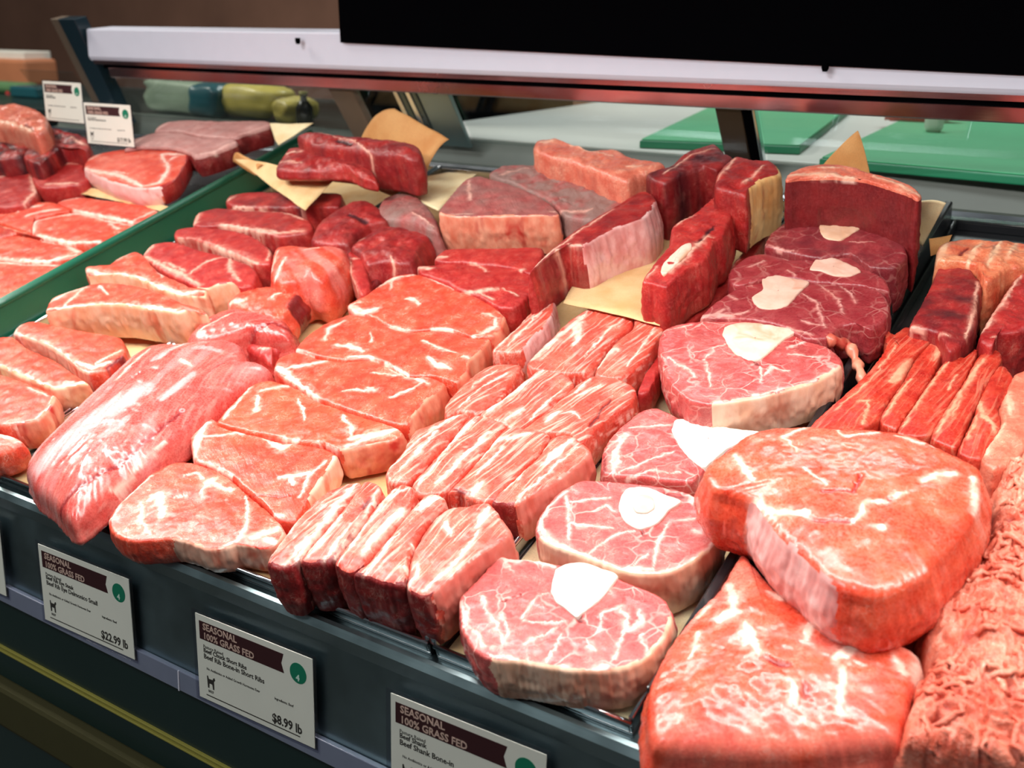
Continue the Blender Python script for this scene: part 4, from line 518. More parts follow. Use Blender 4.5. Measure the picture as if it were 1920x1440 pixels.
{'n':'beef_roast','l':'big bright roast with a shiny silverskin flank, lying on the front roast','c':'roast','o':[(1647,1650),(1642,1815),(1707,2011),(1748,2203),(1842,2341),(1972,2428),(2173,2516),(2432,2588),(2687,2658),(2948,2682),(3164,2595),(3371,2511),(3483,2442),(3535,2308),(3569,2088),(3564,1842),(3521,1628),(3446,1371),(3438,1223),(3343,1075),(3237,933),(3143,874),(2976,862),(2843,911),(2625,1058),(2468,1146),(2216,1368),(2121,1457),(1924,1487),(1791,1500)],'h':0.112,'b':0.052,'m':'roast','g':None,'res':0.00118,'dome':0.01,'amp':0.0009,'r':0.008,'wb':0.008,'cap':[(22,27,'silverskin','silver')],'st':[(5,[(1822,1909),(1937,1765),(2072,1636)]),(8,[(2139,1464),(2326,1392),(2555,1404)]),(2,[(2376,1847),(2575,1728)]),(4,[(2886,1622),(2896,1505),(2848,1424)]),(4,[(2902,1650),(3002,1732)]),(6,[(3161,2050),(3253,2174),(3354,2258)]),(6,[(3458,2277),(3555,1938)]),(5,[(3030,1461),(3056,1453)]),(2.5,[(2257,2031),(2074,2227),(2188,2471)]),(3,[(2397,2524),(2489,2409),(2713,2568)]),(2,[(3024,1783),(3113,1861)]),(3,[(2846,2570),(3134,2560)])],'dk':[(3,[(2571,1661),(2769,1721),(2779,1897)]),(2.5,[(2482,1394),(2640,1378),(2858,1429)]),(2.5,[(2996,1709),(3027,1773)])]},
{'n':'beef_roast','l':'wet orange-red roast at the front of the right tray','c':'roast','o':[(2038,-235),(1932,23),(1894,297),(1901,666),(1939,894),(1988,1075),(1989,1343),(2004,1520),(2184,1385),(2404,1237),(2543,1220),(2608,1259),(2757,1200),(2979,1132),(3158,1105),(3310,1068),(3453,1048),(3500,952),(3506,840),(3494,675),(3496,461),(3500,285),(2960,-91),(2201,-401)],'h':0.052,'b':0.004,'m':'roast','g':None,'res':0.00114,'dome':0.016,'round':1,'amp':0.0018,'r':0.01,'sv':0.15,'st':[(10,[(2157,706),(2244,820),(2089,1099)]),(9,[(2361,726),(2497,575)]),(8,[(2547,511),(2358,634)]),(7,[(2600,1245),(2690,1170),(2756,1013)]),(6,[(2739,915),(2776,772)]),(9,[(3267,1137),(3415,1065),(3478,975),(3483,846)]),(8,[(2998,687),(3113,892)]),(7,[(3138,320),(3062,633)]),(6,[(2813,387),(2891,234)]),(4,[(1968,548),(1991,744),(2032,936)]),(4,[(2130,336),(2072,558)]),(5,[(3320,902),(3406,794)]),(5,[(2482,1097),(2360,1139)])],'dk':[(6,[(2589,497),(2747,503)]),(5,[(2889,407),(2923,343)]),(5,[(2768,1092),(3175,1042)])]},
{'n':'meat_scrap','l':'dark maroon meat wedge in the gap below the big roast','c':'meat scrap','o':[(3154,1365),(3237,1515),(3349,1757),(3426,2009),(3512,2294),(3543,2266),(3416,1944),(3358,1722),(3397,1347),(3258,1302)],'h':0.03,'b':0.004,'m':'deep','g':None,'res':0.00124,'tone':0.4},
{'n':'ground_beef','l':'coarse mound of pink ground beef at the right front','c':'ground beef','o':[(3442,1109),(3405,1467),(3461,1679),(3579,2005),(3605,2345),(3560,2654),(3537,2991),(3581,3301),(3740,3438),(3987,2941),(4380,637),(3573,246),(3508,449),(3507,662),(3519,941)],'h':0.054,'b':0.004,'m':'ground','g':None,'res':0.00121,'dome':0.022,'round':1,'amp':0.004,'r':0.01,'worm':1},
{'n':'rib_steak','l':'thick rib steak with white fat front and red eye, on the left pile','c':'steak','o':[(-11354,5751),(-11732,6198),(-11472,6537),(-11007,6748),(-10356,6825),(-9763,6693),(-9348,6195),(-9058,5742),(-9070,5456),(-9408,5311),(-10094,5375),(-10744,5532)],'h':0.086,'b':0.055,'m':'lean','g':'steaks left of the green divider','res':0.00277,'cap':[(8,13,'fat_rim','fatpink'),(5,8,'lean_side','deep')],'st':[(10.4,[(-11316,5759),(-10821,5667),(-10237,5638),(-9406,5382)]),(7.8,[(-9406,5382),(-9199,5569),(-9560,6077),(-10278,6556)]),(9.1,[(-10241,6563),(-9837,6640)]),(6.5,[(-9875,6397),(-9874,6554)]),(2.6,[(-10527,5728),(-10165,5728)]),(3.9,[(-11604,6060),(-11618,6302)])]},
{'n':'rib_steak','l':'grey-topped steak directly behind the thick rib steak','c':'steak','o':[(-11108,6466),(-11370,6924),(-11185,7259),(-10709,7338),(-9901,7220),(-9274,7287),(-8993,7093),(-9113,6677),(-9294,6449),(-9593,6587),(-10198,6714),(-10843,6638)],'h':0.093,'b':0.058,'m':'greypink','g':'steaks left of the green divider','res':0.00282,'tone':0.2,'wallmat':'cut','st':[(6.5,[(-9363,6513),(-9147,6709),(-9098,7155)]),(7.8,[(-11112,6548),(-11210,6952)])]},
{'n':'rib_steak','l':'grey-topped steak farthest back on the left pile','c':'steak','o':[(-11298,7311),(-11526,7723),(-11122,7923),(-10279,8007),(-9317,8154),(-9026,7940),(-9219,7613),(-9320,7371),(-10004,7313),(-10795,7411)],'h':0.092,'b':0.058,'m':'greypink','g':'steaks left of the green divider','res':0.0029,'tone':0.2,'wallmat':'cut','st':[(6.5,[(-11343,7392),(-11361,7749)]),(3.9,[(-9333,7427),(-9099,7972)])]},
{'n':'rib_steak','l':'pinkish steak below the front price card, left of the thick rib steak','c':'steak','o':[(-12687,5591),(-12844,5968),(-13014,6444),(-12425,6471),(-11770,6021),(-11198,5669),(-11267,5427),(-11787,5162),(-12223,5295)],'h':0.07,'b':0.03,'m':'deep','g':'steaks left of the green divider','res':0.00298,'st':[(9.1,[(-13099,6428),(-12755,6407)]),(3.9,[(-12607,5608),(-12517,6034),(-12039,6211)]),(6.5,[(-11871,5295),(-11269,5502)])]},
{'n':'rib_steak','l':'red steak at the left photo edge under the dark pieces','c':'steak','o':[(-14389,5845),(-14061,6083),(-13146,5882),(-12619,5542),(-11880,5084),(-11618,4703),(-11941,4412),(-12405,4519)],'h':0.066,'b':0.03,'m':'deep','g':'steaks left of the green divider','res':0.00302,'st':[(6.5,[(-13031,5781),(-11918,5076),(-11615,4632)]),(3.9,[(-13444,5287),(-13139,5594)])]},
{'n':'rib_steak','l':'oval steak with a full white rim against the green divider','c':'steak','o':[(-10605,4031),(-11016,4360),(-10840,4609),(-10523,4824),(-9681,4759),(-9040,4722),(-9041,4549),(-9056,4121),(-9502,3941),(-10141,3959)],'h':0.055,'b':0.02,'m':'lean','g':'steaks left of the green divider','res':0.00262,'st':[(9.1,[(-10588,4036),(-10964,4339),(-10770,4591),(-10489,4798)]),(7.8,[(-10471,4001),(-9596,3947),(-9056,4121)]),(5.2,[(-9460,4649),(-9149,4534)]),(6.5,[(-10455,4806),(-9650,4733),(-9073,4714)])]},
{'n':'rib_steak','l':'red steak half under the thick rib steak','c':'steak','o':[(-11281,5011),(-11027,5288),(-10382,5328),(-9525,5352),(-8978,5209),(-8902,4962),(-9094,4771),(-9719,4794),(-10670,4870)],'h':0.056,'b':0.02,'m':'lean','g':'steaks left of the green divider','res':0.00267,'st':[(6.5,[(-10706,4862),(-9751,4819),(-9105,4781)]),(5.2,[(-9101,4848),(-9043,5193)]),(3.9,[(-11281,5047),(-10991,5260)])]},
{'n':'rib_steak','l':'pale seamed steak left of the white-rimmed oval one','c':'steak','o':[(-12416,4474),(-12089,4808),(-11420,5037),(-10768,4869),(-10910,4661),(-11105,4406),(-10679,4045),(-11619,4141),(-11949,4162)],'h':0.055,'b':0.02,'m':'lean','g':'steaks left of the green divider','res':0.00281,'st':[(9.1,[(-12299,4430),(-11817,4618),(-11490,4840)]),(7.8,[(-11337,4452),(-11196,4696),(-10981,4818)]),(5.2,[(-11666,4512),(-12012,4789)])]},
{'n':'rib_steak','l':'red strip of steak at the left photo edge between two seamed ones','c':'steak','o':[(-11931,4141),(-11603,4120),(-10696,4038),(-10260,3971),(-10898,3966),(-11242,3680)],'h':0.053,'b':0.02,'m':'deepo','g':'steaks left of the green divider','res':0.00273,'st':[(2.6,[(-11566,4095),(-10693,4019)])]},
{'n':'rib_steak','l':'long steak with a white lower seam, second from the front left','c':'steak','o':[(-11173,3634),(-10830,3918),(-10098,3918),(-9462,3901),(-9069,3826),(-9119,3576),(-9559,3336),(-10314,3244),(-10592,3246)],'h':0.053,'b':0.02,'m':'lean','g':'steaks left of the green divider','res':0.00257,'st':[(7.8,[(-10521,3229),(-9933,3291),(-9402,3409),(-9109,3696)]),(7.8,[(-9496,3862),(-9133,3779)]),(5.2,[(-10099,3886),(-9492,3924)])]},
{'n':'rib_steak','l':'front left steak cut off by the photo edge, beside the green divider','c':'steak','o':[(-10414,3127),(-9656,3251),(-9042,3424),(-8983,3072),(-8935,2651),(-8964,2327),(-9137,2274)],'h':0.053,'b':0.02,'m':'lean','g':'steaks left of the green divider','res':0.00244,'st':[(3.9,[(-10287,3103),(-9627,3230),(-9077,3356)])]},
{'n':'beef_piece','l':'pale red bony piece at the top left photo edge','c':'beef piece','o':[(-15236,6741),(-15016,7070),(-14206,6982),(-13315,6634),(-12585,6119),(-12449,5799),(-13267,6009),(-13918,6084),(-14188,6041)],'h':0.135,'b':0.08,'m':'pale','g':None,'res':0.0032,'amp':0.003,'r':0.008,'tone':0.1,'st':[(8,[(-14320,6205),(-13562,6140),(-12725,5923)])],'dk':[(8,[(-13299,6182),(-12725,5923)])]},
{'n':'beef_piece','l':'dark maroon piece behind the price cards','c':'beef piece','o':[(-12814,5637),(-13378,6303),(-13780,6871),(-13092,6800),(-12381,6652),(-11717,6174),(-12369,6138),(-12096,5453)],'h':0.1,'b':0.05,'m':'deep','g':None,'res':0.00307,'amp':0.003,'tone':0.5,'st':[(4,[(-12622,6523),(-11931,6302)])]},
{'n':'beef_piece','l':'hollow dark piece with a pale rim at the left photo edge','c':'beef piece','o':[(-15253,6585),(-15140,6748),(-14277,6511),(-13431,6206),(-12907,5703),(-13128,5453),(-13607,5486)],'h':0.1,'b':0.05,'m':'deep','g':None,'res':0.00322,'amp':0.004,'tone':0.6,'st':[(7,[(-14987,6486),(-14615,6548),(-13495,6194)])],'dk':[(14,[(-13874,6039),(-13360,5871)])]}
]


def catmull(P, n):
    P = np.asarray(P, float); m = len(P); out = []; par = []
    for i in range(m):
        p0, p1, p2, p3 = P[i-1], P[i], P[(i+1) % m], P[(i+2) % m]
        k = 24; t = np.linspace(0, 1, k, endpoint=False)[:, None]
        # tension keeps corners fairly crisp
        m1, m2 = .38*(p2-p0), .38*(p3-p1)
        L = np.linalg.norm(p2-p1)
        for mm in (m1, m2):
            l = np.linalg.norm(mm)
            if l > L: mm *= L / l
        h = (2*t**3-3*t**2+1)*p1 + (t**3-2*t**2+t)*m1 + (-2*t**3+3*t**2)*p2 + (t**3-t**2)*m2
        out.append(h); par.append(i + t[:, 0])
    Q = np.vstack(out); q = np.concatenate(par)
    d = np.linalg.norm(np.roll(Q, -1, 0) - Q, axis=1); s = np.concatenate([[0], np.cumsum(d)])
    tt = np.linspace(0, s[-1], n, endpoint=False)
    Qc = np.vstack([Q, Q[:1]]); qc = np.append(q, m)
    return np.stack([np.interp(tt, s, Qc[:, 0]), np.interp(tt, s, Qc[:, 1])], 1), np.interp(tt, s, qc), s[-1]
def polydist(x, y, L):
    """distance to a polyline and position along it (0..1)"""
    best = np.full(x.shape, 1e9); pos = np.zeros(x.shape)
    L = np.asarray(L, float); n = len(L) - 1
    for i in range(n):
        a, b = L[i], L[i+1]; ab = b - a; l2 = max(ab @ ab, 1e-12)
        t = np.clip(((x-a[0])*ab[0] + (y-a[1])*ab[1]) / l2, 0, 1)
        d = np.hypot(x-a[0]-t*ab[0], y-a[1]-t*ab[1]); m = d < best
        best[m] = d[m]; pos[m] = (i + t[m]) / n
    return best, pos
def rgbmask(me, R, G, B, fib=None):
    a = me.color_attributes.new('mask', 'FLOAT_COLOR', 'POINT')
    a.data.foreach_set('color', np.stack([R, G, B, np.ones_like(R)], 1).astype(np.float32).ravel())
    f = me.attributes.new('fib', 'FLOAT_VECTOR', 'POINT')
    f.data.foreach_set('vector', np.asarray(fib, np.float32).ravel())
def gridmesh(name, V, quads, extra=()):
    me = bpy.data.meshes.new(name)
    nq = len(quads); loops = quads.ravel()
    el = [np.asarray(e) for e in extra]
    if el: loops = np.concatenate([loops] + el)
    ls = np.arange(nq) * 4; lt = np.full(nq, 4)
    for e in el:
        ls = np.append(ls, lt[-1] + ls[-1] if len(ls) else 0); lt = np.append(lt, len(e))
    me.vertices.add(len(V)); me.vertices.foreach_set('co', V.astype(np.float32).ravel())
    me.loops.add(len(loops)); me.loops.foreach_set('vertex_index', loops.astype(np.int32))
    me.polygons.add(len(ls)); me.polygons.foreach_set('loop_start', ls.astype(np.int32)); me.polygons.foreach_set('loop_total', lt.astype(np.int32))
    me.polygons.foreach_set('use_smooth', np.ones(len(ls), bool))
    me.update(calc_edges=True); me.validate()
    return me
SEED = [0]
def slab(d):
    SEED[0] += 1; sd = SEED[0] * 3.7
    O = np.array(d['o'], float) * 1e-4
    if np.sum(O[:, 0]*np.roll(O[:, 1], -1) - np.roll(O[:, 0], -1)*O[:, 1]) < 0: flip = True
    else: flip = False
    res = d['res']; h, b = d['h'], d['b']
    B, par, per = catmull(O, 40); n = int(min(420, max(60, per / res)))
    B, par, per = catmull(O, n)
    org = np.array([*B.mean(0), b])
    gr = d.get('gr', (0, 0))
    # outward normal
    T_ = np.roll(B, -1, 0) - np.roll(B, 1, 0); T_ /= np.linalg.norm(T_, axis=1)[:, None] + 1e-9
    Nn = np.stack([T_[:, 1], -T_[:, 0]], 1) * (-1 if flip else 1)
    if 'grow' in d: B = B + Nn*d['grow']
    B = B + Nn * (.0006 * noise(B[:, 0]*260, B[:, 1]*260, sd) + .0004*noise(B[:, 0]*600, B[:, 1]*600, sd))[:, None]
    c = B.mean(0); X = B - c
    ev, evec = np.linalg.eigh(X.T @ X); ax = evec[:, 1]; pr = X @ ax; pq = X @ evec[:, 0]
    L1 = (pr.max()-pr.min())/2; L2 = (pq.max()-pq.min())/2
    mid = c + ax * (pr.max()+pr.min())/2 + evec[:, 0] * np.median(pq) * .0
    seg = max(0, L1 - L2) * .92
    tpar = np.clip(((B - mid) @ ax) / L1, -1, 1) * seg
    Tg = mid + tpar[:, None] * ax
    V_ = Tg - B; Ln = np.linalg.norm(V_, axis=1); dirs = V_ / (Ln[:, None] + 1e-9)
    r = min(d.get('r', .0045), (h-b)*.45)
    K = int(min(60, max(10, L2 / res * 1.0)))
    es = [0, .10, .30, .60, 1.0]
    ds = [np.minimum(r*e, .3*Ln*max(e, .02)) for e in es]
    ds[0] = np.zeros(n)
    for j in range(1, K+1): ds.append(ds[4] + (Ln - ds[4]) * (j / K))
    ds = np.array(ds)                                     # rings x n
    px = B[None, :, 0] + dirs[None, :, 0]*ds; py = B[None, :, 1] + dirs[None, :, 1]*ds
    dome = d.get('dome', .0); s = np.clip(ds / (Ln[None]+1e-9), 0, 1)
    if d.get('round'): dz = dome * np.sqrt(np.clip(1-(1-s)**2, 0, 1))
    else: dz = (dome + .0015) * (1-(1-s)**2)
    q = np.clip(ds / r, 0, 1); drop = r - r*np.sqrt(np.clip(1-(1-q)**2, 0, 1))
    amp = d.get('amp', .0009)
    inn = sstep(0, .35, s)
    fl = (.35 + .65*inn)
    pz = h + gr[0]*(px-c[0]) + gr[1]*(py-c[1]) + dz - drop + fl*(amp*fbm(px*60, py*60, sd, 3) + amp*.12*noise(px*240, py*240, sd))
    # fibre coordinates
    if 'ax' in d:
        a0, a1 = [np.array(p, float)*1e-4 for p in d['ax']]; fa = (a1-a0)/np.linalg.norm(a1-a0)
    else:
        th = (SEED[0]*1.3) % 3.1; fa = np.array([math.cos(th), math.sin(th)])
    al = px*fa[0] + py*fa[1]; ac = -px*fa[1] + py*fa[0]
    wv = .004 * noise(px*22, py*22, sd+9)
    if d['m'] in ('stripe', 'silk', 'deepo') and 'ax' in d:
        k_ = {'stripe': .0011, 'silk': .0006, 'deepo': .0009}[d['m']]
        pz = pz + fl*k_*noise((ac+wv)*210, al*16, sd)
    if d.get('worm'):
        wx = px + .006*noise(px*70, py*70, sd+3); wy = py + .006*noise(px*70, py*70, sd+5)
        n1 = noise(wx*170, wy*170, sd); n2 = noise(wx*260+40, wy*260, sd)
        pz = pz + .0030*(1-2*np.abs(n1)) + .0016*(1-2*np.abs(n2))
        pit_shade = sstep(.45, .8, np.abs(n1)) * sstep(-.2, .4, noise(px*60, py*60, sd+8))
    # masks on top
    wxx = px + .0016*noise(px*130, py*130, sd+1) + .0010*noise(px*420, py*420, sd+1)
    wyy = py + .0016*noise(px*130, py*130, sd+2) + .0010*noise(px*420, py*420, sd+2)
    fat = np.zeros(px.shape); dk = np.zeros(px.shape)
    for w, Ls in d.get('st', ()):
        dd, ps = polydist(wxx, wyy, np.array(Ls)*1e-4); ww = .0005*w*(.55+.45*np.sin(np.pi*np.clip(ps, .06, .94)))*(1+.5*noise(px*90, py*90, sd+4))
        ww = np.maximum(ww, .0006)
        hard = 1 - sstep(ww*.5, ww*1.2 + .0004, dd); soft = .38*(1 - sstep(ww*.8, ww*2.6 + .0015, dd))
        fat = np.maximum(fat, np.maximum(hard*np.clip(.86+.35*noise(px*190, py*190, sd+31), .35, 1), soft*np.clip(.6+.9*noise(px*260, py*260, sd+33), 0, 1)))
    for w, Ls in d.get('dk', ()):
        dd, ps = polydist(wxx, wyy, np.array(Ls)*1e-4); ww = .0005*w*(1+.4*noise(px*90, py*90, sd+6))
        e = 1 - sstep(ww*.3, ww*1.4+.0003, dd); dk = np.maximum(dk, e)
        pz = pz - .0016*e*fl
    pz = pz + .0007*fat*inn
    tone = d.get('tone', 0.0)
    if tone: dk = np.maximum(dk, np.clip(tone*(1+.9*fbm(px*55, py*55, sd+7, 3)), 0, 1))
    if d.get('worm'): dk = np.maximum(dk, .75*pit_shade)  # shade of the mince hollows painted into the dark mask
    sv = np.zeros(px.shape)
    if 'sv' in d:
        sv = d['sv'] * sstep(-.15, .55, fbm((ac+wv)*70, al*14, sd+11, 3)) * .75
    for w, f_, Ls in d.get('ss', ()):  # soft pale strokes: silverskin plus white sheen painted into the colour
        dd, ps = polydist(wxx, wyy, np.array(Ls)*1e-4); ww = .0005*w*(.6+.4*np.sin(np.pi*np.clip(ps, .1, .9)))*(1+.5*noise(ac*160, al*26, sd+21))
        sv = np.maximum(sv, f_*(1-sstep(ww*.45, ww*1.25, dd))*np.clip(.85+.5*noise(ac*420, al*30, sd+23), 0, 1))
    R0 = len(ds)
    # walls
    wallh = float(h - r - b); mW = int(min(26, max(4, wallh / (res*1.6))))
    wb = d.get('wb', .0025 if not d.get('round') else min(.007, wallh*.28)); tp = .0012
    rows = [(px[k], py[k], pz[k], fat[k], dk[k], sv[k], k, 0.0) for k in range(R0-1, -1, -1)]
    ang = np.arange(n)
    for k in range(1, mW+1):
        t = k / mW
        off = wb*math.sin(math.pi*min(t*1.0, 1)) - tp*t*2 + d.get('flare', 0.0)*t
        nz = .0011*noise(B[:, 0]*150, B[:, 1]*150, sd + t*wallh*150) + .0006*noise(B[:, 0]*420, B[:, 1]*420, sd+t*wallh*200)
        wx = B[:, 0] + Nn[:, 0]*(off+nz*math.sin(math.pi*t)); wy = B[:, 1] + Nn[:, 1]*(off+nz*math.sin(math.pi*t))
        zz = pz[0]*(1-t) + b*t
        fw = fat[0]*((.35 if d['m'] == 'stripe' else .75)*sstep(-.5, .3, noise(B[:, 0]*300, B[:, 1]*300, sd+t*2)))*(1-.6*t) + (.10 if d['m'] == 'stripe' else .05)*sstep(.25, .7, noise(B[:, 0]*260, B[:, 1]*260, sd+t*5))
        if d.get('wallmat'): fw = fw*0
        rows.append((wx, wy, zz, np.clip(fw, 0, 1), np.clip(dk[0]+.15*noise(B[:, 0]*120, B[:, 1]*120, sd+t*3), 0, 1), sv[0]*(1-t), -1, t))
    V = np.concatenate([np.stack([a[0], a[1], a[2]], 1) for a in rows]) - org
    Rm, Gm, Bm = [np.concatenate([a[i] for a in rows]) for i in (3, 4, 5)]
    fx, fy = V[:, 0]+org[0], V[:, 1]+org[1]
    al = fx*fa[0]+fy*fa[1]; ac = -fx*fa[1]+fy*fa[0] + .004*noise(fx*22, fy*22, sd+9)
    fib = np.stack([ac*330, al*22 + sd, V[:, 2]*120], 1)
    nr = len(rows)
    i = np.arange(nr-1)[:, None]; j = np.arange(n)[None]
    q = np.stack([i*n+j, (i+1)*n+j, (i+1)*n+(j+1) % n, i*n+(j+1) % n], 2)   # row k -> k+1 outwards / down
    if flip: q = q[:, :, ::-1]
    q = q[:, ::-1] if False else q
    edge_d = np.concatenate([ds[::-1], -np.ones((mW, n))])                  # distance inside the edge, walls negative
    capped = np.zeros((nr-1, n), bool); caps = []
    m_ = len(O)
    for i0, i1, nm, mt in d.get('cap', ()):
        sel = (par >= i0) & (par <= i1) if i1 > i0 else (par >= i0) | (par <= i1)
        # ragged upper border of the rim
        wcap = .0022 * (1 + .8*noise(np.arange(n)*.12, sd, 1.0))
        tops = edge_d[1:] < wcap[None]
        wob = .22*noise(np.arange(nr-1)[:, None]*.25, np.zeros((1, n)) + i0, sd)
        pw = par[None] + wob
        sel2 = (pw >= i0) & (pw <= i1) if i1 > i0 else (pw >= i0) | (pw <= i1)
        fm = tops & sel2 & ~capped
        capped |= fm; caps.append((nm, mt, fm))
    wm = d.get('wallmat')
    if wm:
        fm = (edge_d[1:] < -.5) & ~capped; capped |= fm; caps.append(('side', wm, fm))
    M = DECK @ Matrix.Translation(org)
    multi = bool(caps) or d.get('worm') or 'bones' in d or 'strand' in d
    def build(name, fmask, mat, parent, Mx, bottom=False):
        F = q[fmask]
        ex = [np.arange((nr-1)*n, nr*n)[::(1 if flip else -1)]] if bottom else []
        used = np.zeros(len(V), bool); used[F.ravel()] = True
        for e in ex: used[e] = True
        idx = np.cumsum(used)-1
        me = gridmesh(name, V[used], idx[F], [idx[e] for e in ex])
        rgbmask(me, Rm[used], Gm[used], Bm[used], fib[used])
        return link(name, me, MAT[mat], parent, Mx)
    if multi:
        root = empty(d['n'], M, d['l'], d['c'], d['g'])
        build('meat', ~capped, d['m'], root, Matrix(), not wm)
        for nm, mt, fm in caps: build(nm, fm, mt, root, Matrix())
    else:
        root = build(d['n'], ~capped, d['m'], None, M, True); tag(root, d['l'], d['c'], d['g'])
    if d.get('worm'):
        rg2 = np.random.RandomState(11)
        zz = rows  # reuse the surface grid for extruded strands lying on the mound
        kk = 0
        while kk < 90:
            a_ = rg2.randint(3, R0-6); b_ = rg2.randint(0, n)
            x0, y0 = px[a_, b_], py[a_, b_]
            kk += 1
            if y0 > .34: continue
            th = rg2.rand()*6.28; ln = .010 + .018*rg2.rand(); pts = []
            for t in np.linspace(-.5, .5, 8):
                tt = th + t*rg2.uniform(-1.5, 1.5)
                X, Y = x0 + ln*t*math.cos(tt), y0 + ln*t*math.sin(tt)
                m2 = np.argmin((px-X)**2 + (py-Y)**2)
                pts.append((X-org[0], Y-org[1], pz.ravel()[m2] - b + .0006 + .0012*(1-4*t*t)))
            link('mince_strand', mesh('mince_strand', *tube(pts, [.0012, .0019, .0021, .0022, .0022, .0021, .0018, .0011], 8), True), MAT['ground'], root)
    for bo, mar, kind in d.get('bones', ()):
        dark = d['m'] == 'shankd' and d.get('tone', 0) > .2
        bm_ = 'boned' if dark else 'bonet' if d['m'] == 'shankd' else ('bonem' if (d['m'] != 'shank' or tone > .1) else 'bone')
        bd = dict(o=bo, h=h+.0012 - b, b=0, mat=bm_)
        bone_ = cap2(root, org, bo, h + .0030, max(b+.004, h-.016), bm_, 'bone', sd)
        if mar: cap2(bone_, org, mar, h + .0042, h-.002, 'marrow', 'marrow', sd+1)
    if 'strand' in d:
        S = np.array(d['strand'])*1e-4; pts = []
        for i in range(len(S)-1):
            for t in np.linspace(0, 1, 5, endpoint=False): pts.append(S[i]*(1-t)+S[i+1]*t)
        P3 = [(p[0]-org[0], p[1]-org[1], max(.010, h-.006 - .0016*k) - b + .002*math.sin(k*1.1)) for k, p in enumerate(pts)]
        rad = [.006+.0016*math.sin(k*1.9) - .00012*k for k in range(len(pts))]
        link('fat_strand', mesh('fat_strand', *tube(P3, rad, 12), True), MAT['fatred'], root)
    return root
def cap2(root, org, out, h, b, mat, name, sd):
    O = np.array(out, float)*1e-4; B, par, per = catmull(O, 72); n = 72
    c = B.mean(0); rows = []
    A2 = np.sum(B[:, 0]*np.roll(B[:, 1], -1) - np.roll(B[:, 0], -1)*B[:, 1])
    B = B + (B-c)*(.02*noise(B[:, 0]*300, B[:, 1]*300, sd))[:, None]
    for s, z in ((1.0, b), (1.0, h-.0012), (.985, h-.0004), (.95, h), (.75, h), (.5, h-.0003), (.25, h), (.02, h)):
        P = c + (B-c)*s
        rows.append(np.stack([P[:, 0], P[:, 1], z + .0004*noise(P[:, 0]*250, P[:, 1]*250, sd) * (z > b)], 1))
    V = np.concatenate(rows) - org; nr = len(rows)
    i = np.arange(nr-1)[:, None]; j = np.arange(n)[None]
    q = np.stack([i*n+j, i*n+(j+1) % n, (i+1)*n+(j+1) % n, (i+1)*n+j], 2).reshape(-1, 4)
    if A2 < 0: q = q[:, ::-1]
    me = gridmesh(name, V, q); return link(name, me, MAT[mat], root)
for d in ITEMS: slab(d)

